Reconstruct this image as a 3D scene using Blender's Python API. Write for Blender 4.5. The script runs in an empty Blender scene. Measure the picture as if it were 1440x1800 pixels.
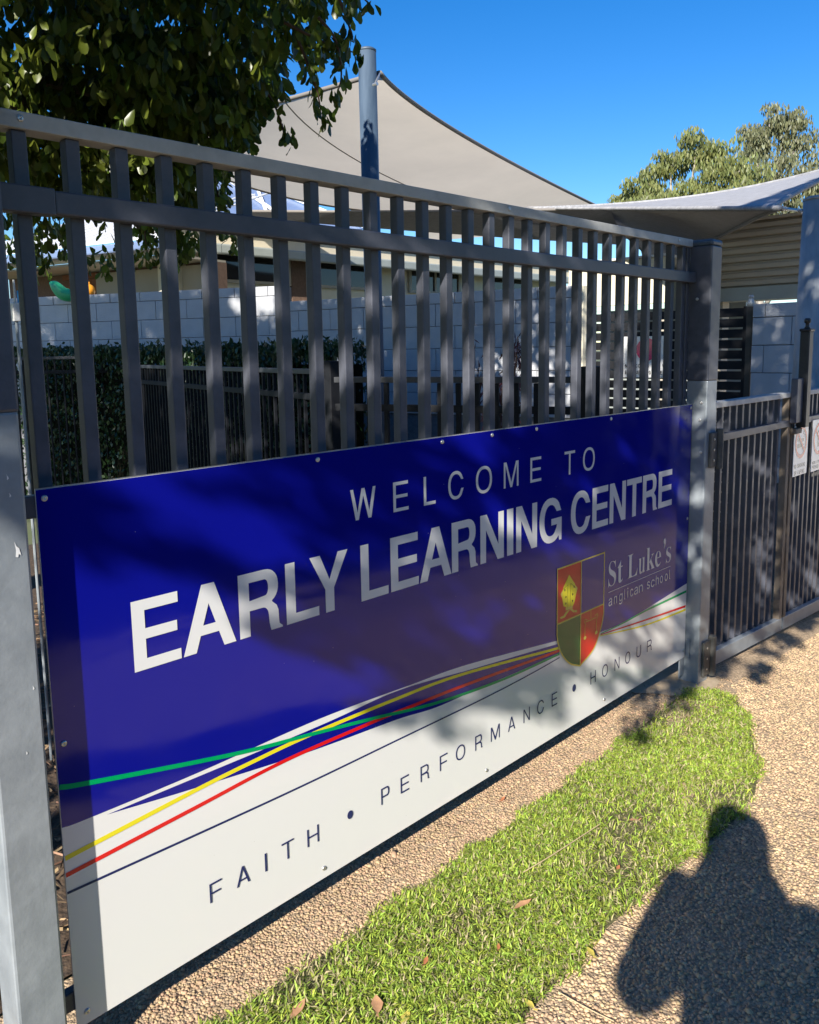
import bpy, bmesh, math, random
import numpy as np
from math import sin, cos, radians, pi, hypot, sqrt, atan2, copysign
from mathutils import Vector, Matrix, noise

SC = bpy.context.scene
COL = SC.collection
R = random.Random(7)
NR = np.random.default_rng(11)

# ------------------------------------------------------------------ camera
cam = bpy.data.cameras.new('camera'); camo = bpy.data.objects.new('camera', cam); COL.objects.link(camo)
YAW, PITCH, ROLL = [0.80506, -0.13633, -0.01611]
CAM = Vector((-0.6588, -1.6887, 1.5899))
fw = Vector((sin(YAW)*cos(PITCH), cos(YAW)*cos(PITCH), sin(PITCH)))
rt = Vector((cos(YAW), -sin(YAW), 0)); up = rt.cross(fw)
rt, up = cos(ROLL)*rt + sin(ROLL)*up, -sin(ROLL)*rt + cos(ROLL)*up
camo.matrix_world = Matrix(((rt.x, up.x, -fw.x, CAM.x), (rt.y, up.y, -fw.y, CAM.y), (rt.z, up.z, -fw.z, CAM.z), (0, 0, 0, 1)))
cam.sensor_fit = 'VERTICAL'; cam.sensor_height = 24.0
cam.lens = 24.0*1443.83/1800
cam.shift_y = -(900-813.82)/1800
cam.clip_start = 0.02; cam.clip_end = 2000
SC.camera = camo

# ------------------------------------------------------------------ light
SUN_EL = radians(29.0)
SUN_H = Vector((-0.928, -0.373, 0)).normalized()         # horizontal direction towards the sun
TO_SUN = Vector((SUN_H.x*cos(SUN_EL), SUN_H.y*cos(SUN_EL), sin(SUN_EL)))
sl = bpy.data.lights.new('sun', 'SUN'); sl.energy = 5.0; sl.angle = radians(0.53); sl.color = (1.0, 0.945, 0.86)
so = bpy.data.objects.new('sun', sl); COL.objects.link(so)
so.rotation_euler = TO_SUN.to_track_quat('Z', 'Y').to_euler()
so.location = (-6, -6, 12)
w = bpy.data.worlds.new('World'); SC.world = w; w.use_nodes = True
nt = w.node_tree; nt.nodes.clear()
sky = nt.nodes.new('ShaderNodeTexSky'); sky.sky_type = 'NISHITA'; sky.sun_disc = False
sky.sun_elevation = SUN_EL; sky.sun_rotation = atan2(SUN_H.x, SUN_H.y)
sky.air_density = 1.0; sky.dust_density = 0.15; sky.ozone_density = 4.0; sky.altitude = 50
bg = nt.nodes.new('ShaderNodeBackground'); bg.inputs[1].default_value = 0.091
wo = nt.nodes.new('ShaderNodeOutputWorld')
hs_ = nt.nodes.new('ShaderNodeHueSaturation'); hs_.inputs['Saturation'].default_value = 1.35; hs_.inputs['Hue'].default_value = .508
nt.links.new(sky.outputs[0], hs_.inputs['Color']); nt.links.new(hs_.outputs[0], bg.inputs[0]); nt.links.new(bg.outputs[0], wo.inputs[0])
SC.view_settings.view_transform = 'Standard'; SC.view_settings.look = 'None'
SC.view_settings.exposure = 0.90; SC.view_settings.gamma = 1; SC.view_settings.use_curve_mapping = False
SC.render.resolution_x = 819; SC.render.resolution_y = 1024
SC.cycles.max_bounces = 8; SC.cycles.transparent_max_bounces = 8

# ------------------------------------------------------------------ materials
def mat(name, col, rough=.6, metal=0.0, spec=.5, var=0.0, vscale=8.0, bump=0.0, bscale=60.0, col2=None, coat=0.0, island=0.0, trans=0.0, detail=4.0, rvar=0.0, stretch=None):
    m = bpy.data.materials.new(name); m.use_nodes = True
    n = m.node_tree.nodes; L = m.node_tree.links
    b = n['Principled BSDF']
    b.inputs['Base Color'].default_value = (*col, 1); b.inputs['Roughness'].default_value = rough
    b.inputs['Metallic'].default_value = metal; b.inputs['Specular IOR Level'].default_value = spec
    if coat: b.inputs['Coat Weight'].default_value = coat; b.inputs['Coat Roughness'].default_value = .03
    tc = n.new('ShaderNodeTexCoord'); src = tc.outputs['Object']
    if stretch:
        mp = n.new('ShaderNodeMapping'); mp.inputs['Scale'].default_value = stretch
        L.new(src, mp.inputs[0]); src = mp.outputs[0]
    last = None
    if var or col2:
        t = n.new('ShaderNodeTexNoise'); t.inputs['Scale'].default_value = vscale; t.inputs['Detail'].default_value = detail; t.inputs['Roughness'].default_value = .62
        L.new(src, t.inputs['Vector'])
        mx = n.new('ShaderNodeMix'); mx.data_type = 'RGBA'
        rmp = n.new('ShaderNodeMapRange'); rmp.inputs[1].default_value = .3; rmp.inputs[2].default_value = .7
        L.new(t.outputs[0], rmp.inputs[0]); L.new(rmp.outputs[0], mx.inputs[0])
        c2 = col2 or tuple(min(1, c*(1+var)) for c in col)
        c1 = col if col2 else tuple(c*(1-var) for c in col)
        mx.inputs[6].default_value = (*c1, 1); mx.inputs[7].default_value = (*c2, 1)
        last = mx.outputs[2]
        if rvar:
            rr = n.new('ShaderNodeMapRange'); rr.inputs[1].default_value = .3; rr.inputs[2].default_value = .7
            rr.inputs[3].default_value = rough-rvar; rr.inputs[4].default_value = rough+rvar
            L.new(t.outputs[0], rr.inputs[0]); L.new(rr.outputs[0], b.inputs['Roughness'])
    if island:
        g = n.new('ShaderNodeNewGeometry')
        hs = n.new('ShaderNodeHueSaturation')
        r1 = n.new('ShaderNodeMapRange'); r1.inputs[3].default_value = 1-island; r1.inputs[4].default_value = 1+island
        L.new(g.outputs['Random Per Island'], r1.inputs[0]); L.new(r1.outputs[0], hs.inputs['Value'])
        wn = n.new('ShaderNodeTexWhiteNoise'); wn.noise_dimensions = '1D'; L.new(g.outputs['Random Per Island'], wn.inputs['W'])
        r2 = n.new('ShaderNodeMapRange'); r2.inputs[3].default_value = .5-.022*min(1, island*2); r2.inputs[4].default_value = .5+.028*min(1, island*2)
        L.new(wn.outputs[0], r2.inputs[0]); L.new(r2.outputs[0], hs.inputs['Hue'])
        if last is None: hs.inputs['Color'].default_value = (*col, 1)
        else: L.new(last, hs.inputs['Color'])
        last = hs.outputs[0]
    if last is not None: L.new(last, b.inputs['Base Color'])
    if bump:
        t2 = n.new('ShaderNodeTexNoise'); t2.inputs['Scale'].default_value = bscale; t2.inputs['Detail'].default_value = 5
        L.new(src, t2.inputs['Vector'])
        bp = n.new('ShaderNodeBump'); bp.inputs['Strength'].default_value = bump; bp.inputs['Distance'].default_value = .01
        L.new(t2.outputs[0], bp.inputs['Height']); L.new(bp.outputs[0], b.inputs['Normal'])
    if trans:
        tr = n.new('ShaderNodeBsdfTranslucent'); ms = n.new('ShaderNodeMixShader'); ms.inputs[0].default_value = trans
        out = n['Material Output']
        if last is not None: L.new(last, tr.inputs[0])
        else: tr.inputs[0].default_value = (*col, 1)
        L.new(b.outputs[0], ms.inputs[1]); L.new(tr.outputs[0], ms.inputs[2]); L.new(ms.outputs[0], out.inputs[0])
    return m

M = {}
M['paint'] = mat('dark_fence_paint', (.076, .081, .102), .42, var=.16, vscale=26, bump=.06, bscale=180, rvar=.08)
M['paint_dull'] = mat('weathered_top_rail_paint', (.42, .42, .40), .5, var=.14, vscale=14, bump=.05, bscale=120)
M['dark'] = mat('black_pool_fence_paint', (.012, .013, .016), .6, spec=.2, var=.2, vscale=20)
M['rail_black'] = mat('satin_black_rail', (.04, .043, .05), .5, var=.2, vscale=20)
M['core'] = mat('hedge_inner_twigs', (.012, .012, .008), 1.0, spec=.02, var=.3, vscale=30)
M['galv'] = mat('galvanised_steel', (.235, .265, .29), .45, metal=.25, col2=(.34, .375, .40), vscale=9, bump=.12, bscale=40, detail=8, rvar=.08)
M['galv_pole'] = mat('galvanised_pole_steel', (.17, .19, .20), .5, metal=.15, col2=(.42, .44, .46), vscale=7, bump=.1, bscale=35, detail=9, rvar=.1, stretch=(1, 1, .35))
M['pole'] = mat('blue_grey_pole_paint', (.035, .06, .095), .5, metal=.0, col2=(.09, .13, .18), vscale=12, bump=.06, bscale=50, stretch=(1, 1, .15), detail=7)
M['rust'] = mat('rusty_worn_steel', (.12, .085, .055), .65, col2=(.24, .20, .155), vscale=18, bump=.2, bscale=90, stretch=(1, 1, .25))
M['steel'] = mat('screw_steel', (.62, .62, .60), .3, metal=.8)
M['black'] = mat('black_plastic', (.022, .022, .025), .42, var=.2, vscale=30)
M['hinge'] = mat('dusty_hinge_plastic', (.055, .055, .052), .6, col2=(.11, .105, .09), vscale=22)
def printmat(name, col, rough=.07):
    m = mat(name, col, rough, spec=.5, bump=.012, bscale=3.0)
    n = m.node_tree.nodes; L = m.node_tree.links; b = n['Principled BSDF']
    # faint dust, specks and scuffs on the laminate: roughness only, plus sparse pale specks
    tc = n.new('ShaderNodeTexCoord'); t = n.new('ShaderNodeTexNoise'); t.inputs['Scale'].default_value = 5; t.inputs['Detail'].default_value = 9
    L.new(tc.outputs['Object'], t.inputs[0])
    r = n.new('ShaderNodeMapRange'); r.inputs[1].default_value = .35; r.inputs[2].default_value = .75; r.inputs[3].default_value = rough*.7; r.inputs[4].default_value = rough*2.1
    L.new(t.outputs[0], r.inputs[0]); L.new(r.outputs[0], b.inputs['Roughness'])
    v = n.new('ShaderNodeTexVoronoi'); v.inputs['Scale'].default_value = 19; L.new(tc.outputs['Object'], v.inputs[0])
    lt = n.new('ShaderNodeMath'); lt.operation = 'LESS_THAN'; lt.inputs[1].default_value = .022
    L.new(v.outputs['Distance'], lt.inputs[0])
    mx = n.new('ShaderNodeMix'); mx.data_type = 'RGBA'; mx.inputs[6].default_value = (*col, 1)
    dk = .35 if col[0] > .5 else 1.0
    mx.inputs[7].default_value = (.42*dk+.04, .40*dk+.04, .36*dk, 1)
    ml = n.new('ShaderNodeMath'); ml.operation = 'MULTIPLY'; ml.inputs[1].default_value = .55; L.new(lt.outputs[0], ml.inputs[0])
    L.new(ml.outputs[0], mx.inputs[0]); L.new(mx.outputs[2], b.inputs['Base Color'])
    return m
P = {'white': printmat('white_print', (.78, .775, .75)), 'blue': printmat('royal_blue_print', (.004, .006, .235)), 'navy': printmat('navy_print', (.02, .025, .12)),
     'red': printmat('red_print', (.70, .012, .012)), 'yellow': printmat('yellow_print', (.80, .70, .02)), 'green': printmat('green_print', (.0, .36, .11)),
     'gold': printmat('gold_print', (.72, .58, .10)), 'dgreen': printmat('dark_green_print', (.012, .13, .03)), 'dred': printmat('crest_red_print', (.62, .015, .01)),
     'silver': printmat('pale_letter_print', (.74, .74, .72)), 'black': printmat('black_print', (.015, .015, .02)), 'grey': printmat('grey_print', (.05, .055, .10)),
     'pink': printmat('pink_print', (.75, .04, .16))}
M['leaf'] = mat('glossy_leaf', (.115, .155, .02), .34, island=.6, trans=.5)
M['leaf_street'] = mat('street_tree_leaf', (.055, .085, .02), .4, island=.35, trans=.2)
M['leaf_hedge'] = mat('hedge_leaf', (.030, .062, .020), .38, island=.4, trans=.2)
M['leaf_gum'] = mat('gum_leaf', (.20, .22, .07), .5, island=.4, trans=.35)
M['leaf_gum2'] = mat('grey_gum_leaf', (.17, .175, .085), .5, island=.4, trans=.3)
M['leaf_purple'] = mat('purple_leaf', (.10, .03, .035), .4, island=.5, trans=.25)
M['bark'] = mat('grey_brown_bark', (.10, .075, .055), .9, col2=(.19, .155, .12), vscale=14, bump=.6, bscale=30, stretch=(1, 1, .3))
M['bark_pale'] = mat('pale_gum_bark', (.28, .24, .20), .85, col2=(.42, .38, .33), vscale=5, bump=.3, bscale=14, stretch=(1, 1, .3))
M['twig'] = mat('brown_twig', (.12, .07, .045), .8, var=.3)
M['grass'] = mat('grass_blade', (.35, .45, .06), .6, island=.55, trans=.38)
M['grass_dry'] = mat('dry_grass_blade', (.42, .36, .19), .8, island=.35, trans=.25)
M['soil'] = mat('grass_thatch_soil', (.055, .06, .02), .95, col2=(.16, .14, .06), vscale=60, bump=.8, bscale=120)
M['matrix'] = mat('concrete_matrix', (.40, .285, .175), .9, col2=(.50, .37, .235), vscale=30, bump=.5, bscale=220, detail=8)
M['pebble'] = mat('tan_pebble', (.50, .35, .205), .68, island=.30, var=.14, vscale=6)
M['pebble_brown'] = mat('brown_pebble', (.40, .27, .16), .68, island=.30, var=.14, vscale=6)
M['apron'] = mat('sandy_concrete', (.46, .35, .22), .92, col2=(.55, .43, .29), vscale=25, bump=.6, bscale=260)
M['mulch'] = mat('garden_mulch', (.035, .024, .017), .95, col2=(.13, .085, .05), vscale=28, bump=1.0, bscale=60, detail=9)
M['chip'] = mat('bark_chip', (.22, .135, .08), .85, island=.55)
M['earth'] = mat('outlying_ground', (.16, .14, .09), .95, col2=(.10, .14, .05), vscale=.6, bump=.4, bscale=12)
M['block'] = mat('grey_painted_block', (.44, .45, .47), .85, var=.07, vscale=6, bump=.35, bscale=90)
M['mortar'] = mat('block_joint', (.15, .15, .16), .95, var=.2, vscale=40, bump=.3, bscale=90)
M['brick'] = mat('brown_brick', (.24, .095, .045), .85, island=.0, var=.25, vscale=7, bump=.3, bscale=70)
M['brick_joint'] = mat('brick_mortar', (.16, .10, .07), .95, var=.2, vscale=30)
M['cream'] = mat('cream_render', (.72, .66, .50), .8, var=.05, vscale=3, bump=.08, bscale=40)
M['beige'] = mat('beige_panel', (.42, .38, .30), .8, var=.06, vscale=3)
M['fascia'] = mat('cream_fascia', (.66, .58, .43), .6, var=.05, vscale=4)
M['gutter'] = mat('grey_green_gutter', (.30, .33, .31), .45, var=.08, vscale=5)
M['roof'] = mat('white_metal_roof', (.62, .63, .64), .4, var=.05, vscale=2)
M['panelblue'] = mat('blue_roof_panel', (.16, .22, .36), .25, var=.08, vscale=2)
M['glass'] = mat('window_glass', (.02, .022, .025), .05, spec=.8)
M['white'] = mat('white_gloss', (.80, .80, .78), .35)
M['mint'] = mat('pale_mint_trim', (.45, .62, .54), .5)
M['clad'] = mat('tan_cladding', (.40, .345, .265), .55, var=.05, vscale=3)
M['sail'] = mat('beige_shade_cloth', (.78, .69, .55), .85, var=.05, vscale=1.5, trans=.5, bump=.15, bscale=5)
M['sail_dark'] = mat('charcoal_shade_cloth', (.19, .185, .19), .9, var=.35, vscale=14, trans=.10, stretch=(9, 1, 1))
M['sail_grey'] = mat('silver_grey_shade_cloth', (.36, .36, .37), .85, var=.3, vscale=10, trans=.12, stretch=(5, 1.2, 1))
M['hem'] = mat('sail_webbing', (.22, .20, .18), .8)
M['green_toy'] = mat('green_plastic', (.04, .42, .19), .35)
M['orange_toy'] = mat('orange_plastic', (.75, .30, .02), .35)
M['blue_toy'] = mat('blue_plastic', (.01, .30, .75), .4)
M['skin'] = mat('skin', (.48, .29, .20), .5); M['hair'] = mat('dark_brown_hair', (.04, .025, .018), .6, var=.3, vscale=60)
M['shirt'] = mat('navy_shirt_cloth', (.045, .06, .11), .85, var=.1, vscale=30); M['trouser'] = mat('charcoal_trouser_cloth', (.06, .06, .065), .9, var=.1, vscale=30)
M['shoe'] = mat('shoe_leather', (.03, .028, .026), .5)
M['dead_leaf'] = mat('dry_leaf_tan', (.46, .25, .13), .7, var=.25, vscale=40, trans=.2)
M['dead_leaf2'] = mat('dry_leaf_orange', (.52, .19, .08), .7, var=.25, vscale=40, trans=.2)
M['dead_leaf3'] = mat('dry_leaf_yellow', (.60, .50, .10), .6, var=.2, vscale=40, trans=.2)
M['straw'] = mat('straw', (.50, .38, .22), .8, var=.2, vscale=40)
def voronoi_pebbles(m, scale):
    """far part of the pavement: stones as fine relief and grain"""
    n = m.node_tree.nodes; L = m.node_tree.links; b = n['Principled BSDF']
    tc = n.new('ShaderNodeTexCoord'); v = n.new('ShaderNodeTexVoronoi'); v.inputs['Scale'].default_value = scale
    L.new(tc.outputs['Object'], v.inputs[0])
    hs = n.new('ShaderNodeHueSaturation'); sep = n.new('ShaderNodeSeparateColor'); L.new(v.outputs['Color'], sep.inputs[0])
    mr = n.new('ShaderNodeMapRange'); mr.inputs[3].default_value = .62; mr.inputs[4].default_value = 1.3
    L.new(sep.outputs[0], mr.inputs[0]); L.new(mr.outputs[0], hs.inputs['Value'])
    old = b.inputs['Base Color'].links[0].from_socket
    L.new(old, hs.inputs['Color']); L.new(hs.outputs[0], b.inputs['Base Color'])
    bp = n.new('ShaderNodeBump'); bp.invert = True; bp.inputs['Strength'].default_value = .9; bp.inputs['Distance'].default_value = .006
    L.new(v.outputs['Distance'], bp.inputs['Height'])
    on = b.inputs['Normal'].links[0].from_socket; L.new(on, bp.inputs['Normal']); L.new(bp.outputs[0], b.inputs['Normal'])
voronoi_pebbles(M['matrix'], 125)

# ------------------------------------------------------------------ mesh helpers
class MB:
    def __init__(s): s.v = []; s.f = []
    def box(s, x0, x1, y0, y1, z0, z1):
        b = len(s.v)
        s.v += [(x0,y0,z0),(x1,y0,z0),(x1,y1,z0),(x0,y1,z0),(x0,y0,z1),(x1,y0,z1),(x1,y1,z1),(x0,y1,z1)]
        s.f += [tuple(b+i for i in q) for q in ((0,3,2,1),(4,5,6,7),(0,1,5,4),(1,2,6,5),(2,3,7,6),(3,0,4,7))]
        return s
    def obox(s, a, b, thick, z0, z1, off=0.0, z0b=None, z1b=None):
        """box along the plan line a-b, 'thick' deep to the left of a->b, starting at offset off"""
        a = Vector(a[:2]); b2 = Vector(b[:2]); d = (b2-a).normalized(); n = Vector((-d.y, d.x))
        p = [a+n*off, b2+n*off, b2+n*(off+thick), a+n*(off+thick)]
        k = len(s.v); z0b = z0 if z0b is None else z0b; z1b = z1 if z1b is None else z1b
        zl = [z0, z0b, z0b, z0]; zh = [z1, z1b, z1b, z1]
        s.v += [(p[i].x, p[i].y, zl[i]) for i in range(4)]+[(p[i].x, p[i].y, zh[i]) for i in range(4)]
        s.f += [tuple(k+i for i in q) for q in ((0,3,2,1),(4,5,6,7),(0,1,5,4),(1,2,6,5),(2,3,7,6),(3,0,4,7))]
        return s
    def tube(s, pts, r, n=8, cap=True):
        pts = [Vector(p) for p in pts]; k0 = len(s.v)
        rs = r if isinstance(r, (list, tuple)) else [r]*len(pts)
        ref = None
        for i, p in enumerate(pts):
            d = (pts[min(i+1, len(pts)-1)]-pts[max(i-1, 0)]).normalized()
            if ref is None: ref = Vector((0, 0, 1)) if abs(d.z) < .9 else Vector((1, 0, 0))
            u = d.cross(ref).normalized(); v = d.cross(u).normalized(); ref = -v if False else ref
            for j in range(n):
                a = 2*pi*j/n; q = p+(u*cos(a)+v*sin(a))*rs[i]; s.v.append(tuple(q))
        for i in range(len(pts)-1):
            for j in range(n):
                a = k0+i*n+j; b = k0+i*n+(j+1) % n
                s.f.append((a, b, b+n, a+n))
        if cap:
            s.f.append(tuple(k0+j for j in range(n))[::-1]); s.f.append(tuple(k0+(len(pts)-1)*n+j for j in range(n)))
        return s
    def lathe(s, c, prof, n=16, axis='z'):
        k0 = len(s.v); c = Vector(c)
        for (r, h) in prof:
            for j in range(n):
                a = 2*pi*j/n
                q = (r*cos(a), r*sin(a), h) if axis == 'z' else (r*cos(a), h, r*sin(a))
                s.v.append((c.x+q[0], c.y+q[1], c.z+q[2]))
        for i in range(len(prof)-1):
            for j in range(n):
                a = k0+i*n+j; b = k0+i*n+(j+1) % n; s.f.append((a, b, b+n, a+n))
        s.f.append(tuple(k0+j for j in range(n))[::-1]); s.f.append(tuple(k0+(len(prof)-1)*n+j for j in range(n)))
        return s
    def poly(s, pts):
        k = len(s.v); s.v += [tuple(p) for p in pts]; s.f.append(tuple(range(k, k+len(pts)))); return s
    def mesh(s, name, bevel=0.0, smooth=False, seg=2):
        me = bpy.data.meshes.new(name); me.from_pydata(s.v, [], s.f)
        bm = bmesh.new(); bm.from_mesh(me)
        bmesh.ops.recalc_face_normals(bm, faces=bm.faces)
        if bevel: bmesh.ops.bevel(bm, geom=[e for e in bm.edges if len(e.link_faces) == 2 and e.calc_face_angle() > .5], offset=bevel, segments=seg, affect='EDGES', profile=.5, clamp_overlap=True)
        bm.to_mesh(me); bm.free()
        if smooth: me.shade_smooth()
        return me
    def build(s, name, m, parent=None, bevel=0.0, smooth=False, loc=None):
        return link(name, s.mesh(name, bevel, smooth), m, parent, loc)

def link(name, me, m=None, parent=None, loc=None):
    o = bpy.data.objects.new(name, me); COL.objects.link(o)
    if m is not None and me is not None and not me.materials: me.materials.append(m)
    if parent is not None:
        o.parent = parent
        o.location = -parent.location if loc is None else loc
    elif loc is not None: o.location = loc
    return o
def tag(o, label=None, cat=None, group=None, kind=None):
    if label: o['label'] = label
    if cat: o['category'] = cat
    if group: o['group'] = group
    if kind: o['kind'] = kind
    return o
def empty(name, loc, label, cat, group=None):
    o = bpy.data.objects.new(name, None); COL.objects.link(o); o.location = loc; o.empty_display_size = .2
    return tag(o, label, cat, group)
def share(name, me, parent, loc, rot=None, m=None):
    """another piece sharing mesh data, placed in world coordinates under an unrotated parent"""
    o = bpy.data.objects.new(name, me); COL.objects.link(o)
    o.location = Vector(loc)-(parent.location if parent else Vector((0, 0, 0)))
    if rot is not None: o.rotation_euler = rot
    o.parent = parent
    return o
def np_mesh(name, V, F, m=None, smooth=False):
    """V (n,3) and F (k,3 or 4) numpy arrays -> mesh"""
    me = bpy.data.meshes.new(name); V = np.asarray(V, np.float32); F = np.asarray(F, np.int32)
    me.vertices.add(len(V)); me.vertices.foreach_set('co', V.ravel())
    k = F.shape[1]; me.loops.add(F.size); me.loops.foreach_set('vertex_index', F.ravel())
    me.polygons.add(len(F)); me.polygons.foreach_set('loop_start', np.arange(len(F), dtype=np.int32)*k)
    me.update(calc_edges=True)
    if smooth: me.shade_smooth()
    if m: me.materials.append(m)
    return me
def rotmats(n, tilt=(0, pi), yaw=None):
    a = NR.uniform(0, 2*pi, n) if yaw is None else yaw
    b = NR.uniform(tilt[0], tilt[1], n); c = NR.uniform(0, 2*pi, n)
    ca, sa, cb, sb, cc, sc_ = np.cos(a), np.sin(a), np.cos(b), np.sin(b), np.cos(c), np.sin(c)
    Rz = np.zeros((n, 3, 3)); Rz[:, 0, 0] = ca; Rz[:, 0, 1] = -sa; Rz[:, 1, 0] = sa; Rz[:, 1, 1] = ca; Rz[:, 2, 2] = 1
    Ry = np.zeros((n, 3, 3)); Ry[:, 0, 0] = cb; Ry[:, 0, 2] = sb; Ry[:, 2, 0] = -sb; Ry[:, 2, 2] = cb; Ry[:, 1, 1] = 1
    Rx = np.zeros((n, 3, 3)); Rx[:, 1, 1] = cc; Rx[:, 1, 2] = -sc_; Rx[:, 2, 1] = sc_; Rx[:, 2, 2] = cc; Rx[:, 0, 0] = 1
    return Rz @ Ry @ Rx
def scatter(TV, TF, pos, rot, scale):
    """instances of a small template mesh merged into arrays"""
    TV = np.asarray(TV, float); TF = np.asarray(TF); n = len(pos)
    sc_ = np.asarray(scale, float)
    if sc_.ndim == 1: sc_ = sc_[:, None].repeat(3, 1)
    V = np.einsum('nij,nkj->nki', rot, TV[None]*sc_[:, None, :])+pos[:, None, :]
    F = TF[None]+(np.arange(n)*len(TV))[:, None, None]
    return V.reshape(-1, 3), F.reshape(-1, TF.shape[1])
# obovate leaf along +x, folded on the midrib, unit length
LV = [(0,0,0),(.3,.15,.03),(.3,0,-.015),(.3,-.15,.03),(.68,.25,.05),(.68,0,0),(.68,-.25,.05),(.93,.13,.0),(1.0,0,-.05),(.93,-.13,.0)]
LF = [(0,2,1),(0,3,2),(1,2,5),(1,5,4),(2,3,6),(2,6,5),(4,5,8),(4,8,7),(5,6,9),(5,9,8)]
# simple slim leaf
SV = [(0,0,0),(.45,.16,.03),(.45,-.16,.03),(1,0,-.06),(.45,0,-.02)]
BV = [(0,0,0),(.5,.27,.05),(.5,-.27,.05),(1,0,-.08),(.5,0,-.02)]
SF = [(0,4,1),(0,2,4),(1,4,3),(4,2,3)]

def gz(x):
    """the footpath falls gently away past the fence's right post"""
    t = min(max(x-2.6, 0), 9)
    return -.065*t*(min(1, t/.3) if t < .3 else 1)
def gzv(x):
    t = np.clip(x-2.6, 0, 9); return -.065*t*np.minimum(1, t/.3)

def sheet(name, x0, x1, y0, y1, dz, m, nx=60, ny=4, label=None, kind='structure'):
    xs = np.linspace(x0, x1, nx+1); ys = np.linspace(y0, y1, ny+1)
    X, Y = np.meshgrid(xs, ys, indexing='ij'); V = np.stack([X, Y, gzv(X)+dz], -1).reshape(-1, 3)
    F = [(i*(ny+1)+j, (i+1)*(ny+1)+j, (i+1)*(ny+1)+j+1, i*(ny+1)+j+1) for i in range(nx) for j in range(ny)]
    o = link(name, np_mesh(name, V, np.array(F), m)); tag(o, label, kind=kind); return o

# ------------------------------------------------------------------ ground
xs = sorted(set([-400, -150, -60, -20]+list(np.linspace(-6, 14, 81))+[30, 80, 200, 500]))
ys = [-400, -100, -30, -8, -3.6, 0, 4, 10, 30, 100, 500]
V = [(x, y, gz(x)-.016) for x in xs for y in ys]; ny = len(ys)
F = [(i*ny+j, (i+1)*ny+j, (i+1)*ny+j+1, i*ny+j+1) for i in range(len(xs)-1) for j in range(ny-1)]
tag(link('ground', np_mesh('ground', np.array(V), np.array(F), M['earth'])), 'dry grassy ground stretching away round the school', kind='structure')
tag(sheet('footpath', -4, 11.6, -3.3, .0, .0, M['matrix'], 120, 8), 'tan exposed-aggregate concrete footpath in front of the fence', kind='structure')
tag(sheet('paved_entry', 3.12, 11.6, .004, 1.6, .0, M['matrix'], 60, 4), 'tan exposed-aggregate paving beyond the gates', kind='structure')
tag(sheet('garden_bed', -2.5, 3.1, .30, 5.4, .0, M['mulch'], 40, 20), 'dark mulch bed behind the metal fence', kind='structure')
tag(sheet('path_margin', -4, 3.1, .0, .29, .0, M['matrix'], 60, 4), 'pebbly concrete strip running under the fence', kind='structure')

# ------------------------------------------------------------------ pebbles set in the path
GRASS = [(-1.6, -.13), (.28, -.118), (.577, -.137), (.878, -.137), (1.424, -.138), (2.039, -.125), (2.5, -.105), (2.75, -.085), (2.93, -.10), (3.0, -.17),
         (2.93, -.27), (2.81, -.37), (2.62, -.47), (2.444, -.555), (2.3, -.62), (2.155, -.665), (1.921, -.68), (1.555, -.648), (1.174, -.633), (.861, -.644), (.4, -.66), (-1.6, -.68)]
def inside(px, py, poly):
    c = np.zeros(len(px), bool); n = len(poly)
    for i in range(n):
        x0, y0 = poly[i]; x1, y1 = poly[(i+1) % n]
        if y0 == y1: continue
        k = ((y0 > py) != (y1 > py)) & (px < (x1-x0)*(py-y0)/(y1-y0)+x0); c ^= k
    return c
def wobble(px, py, s=.02, f=9):
    return px+s*np.sin(py*f*3+px*f), py+s*np.sin(px*f*1.7+1.3)+s*.5*np.sin(px*f*4.1)
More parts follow.
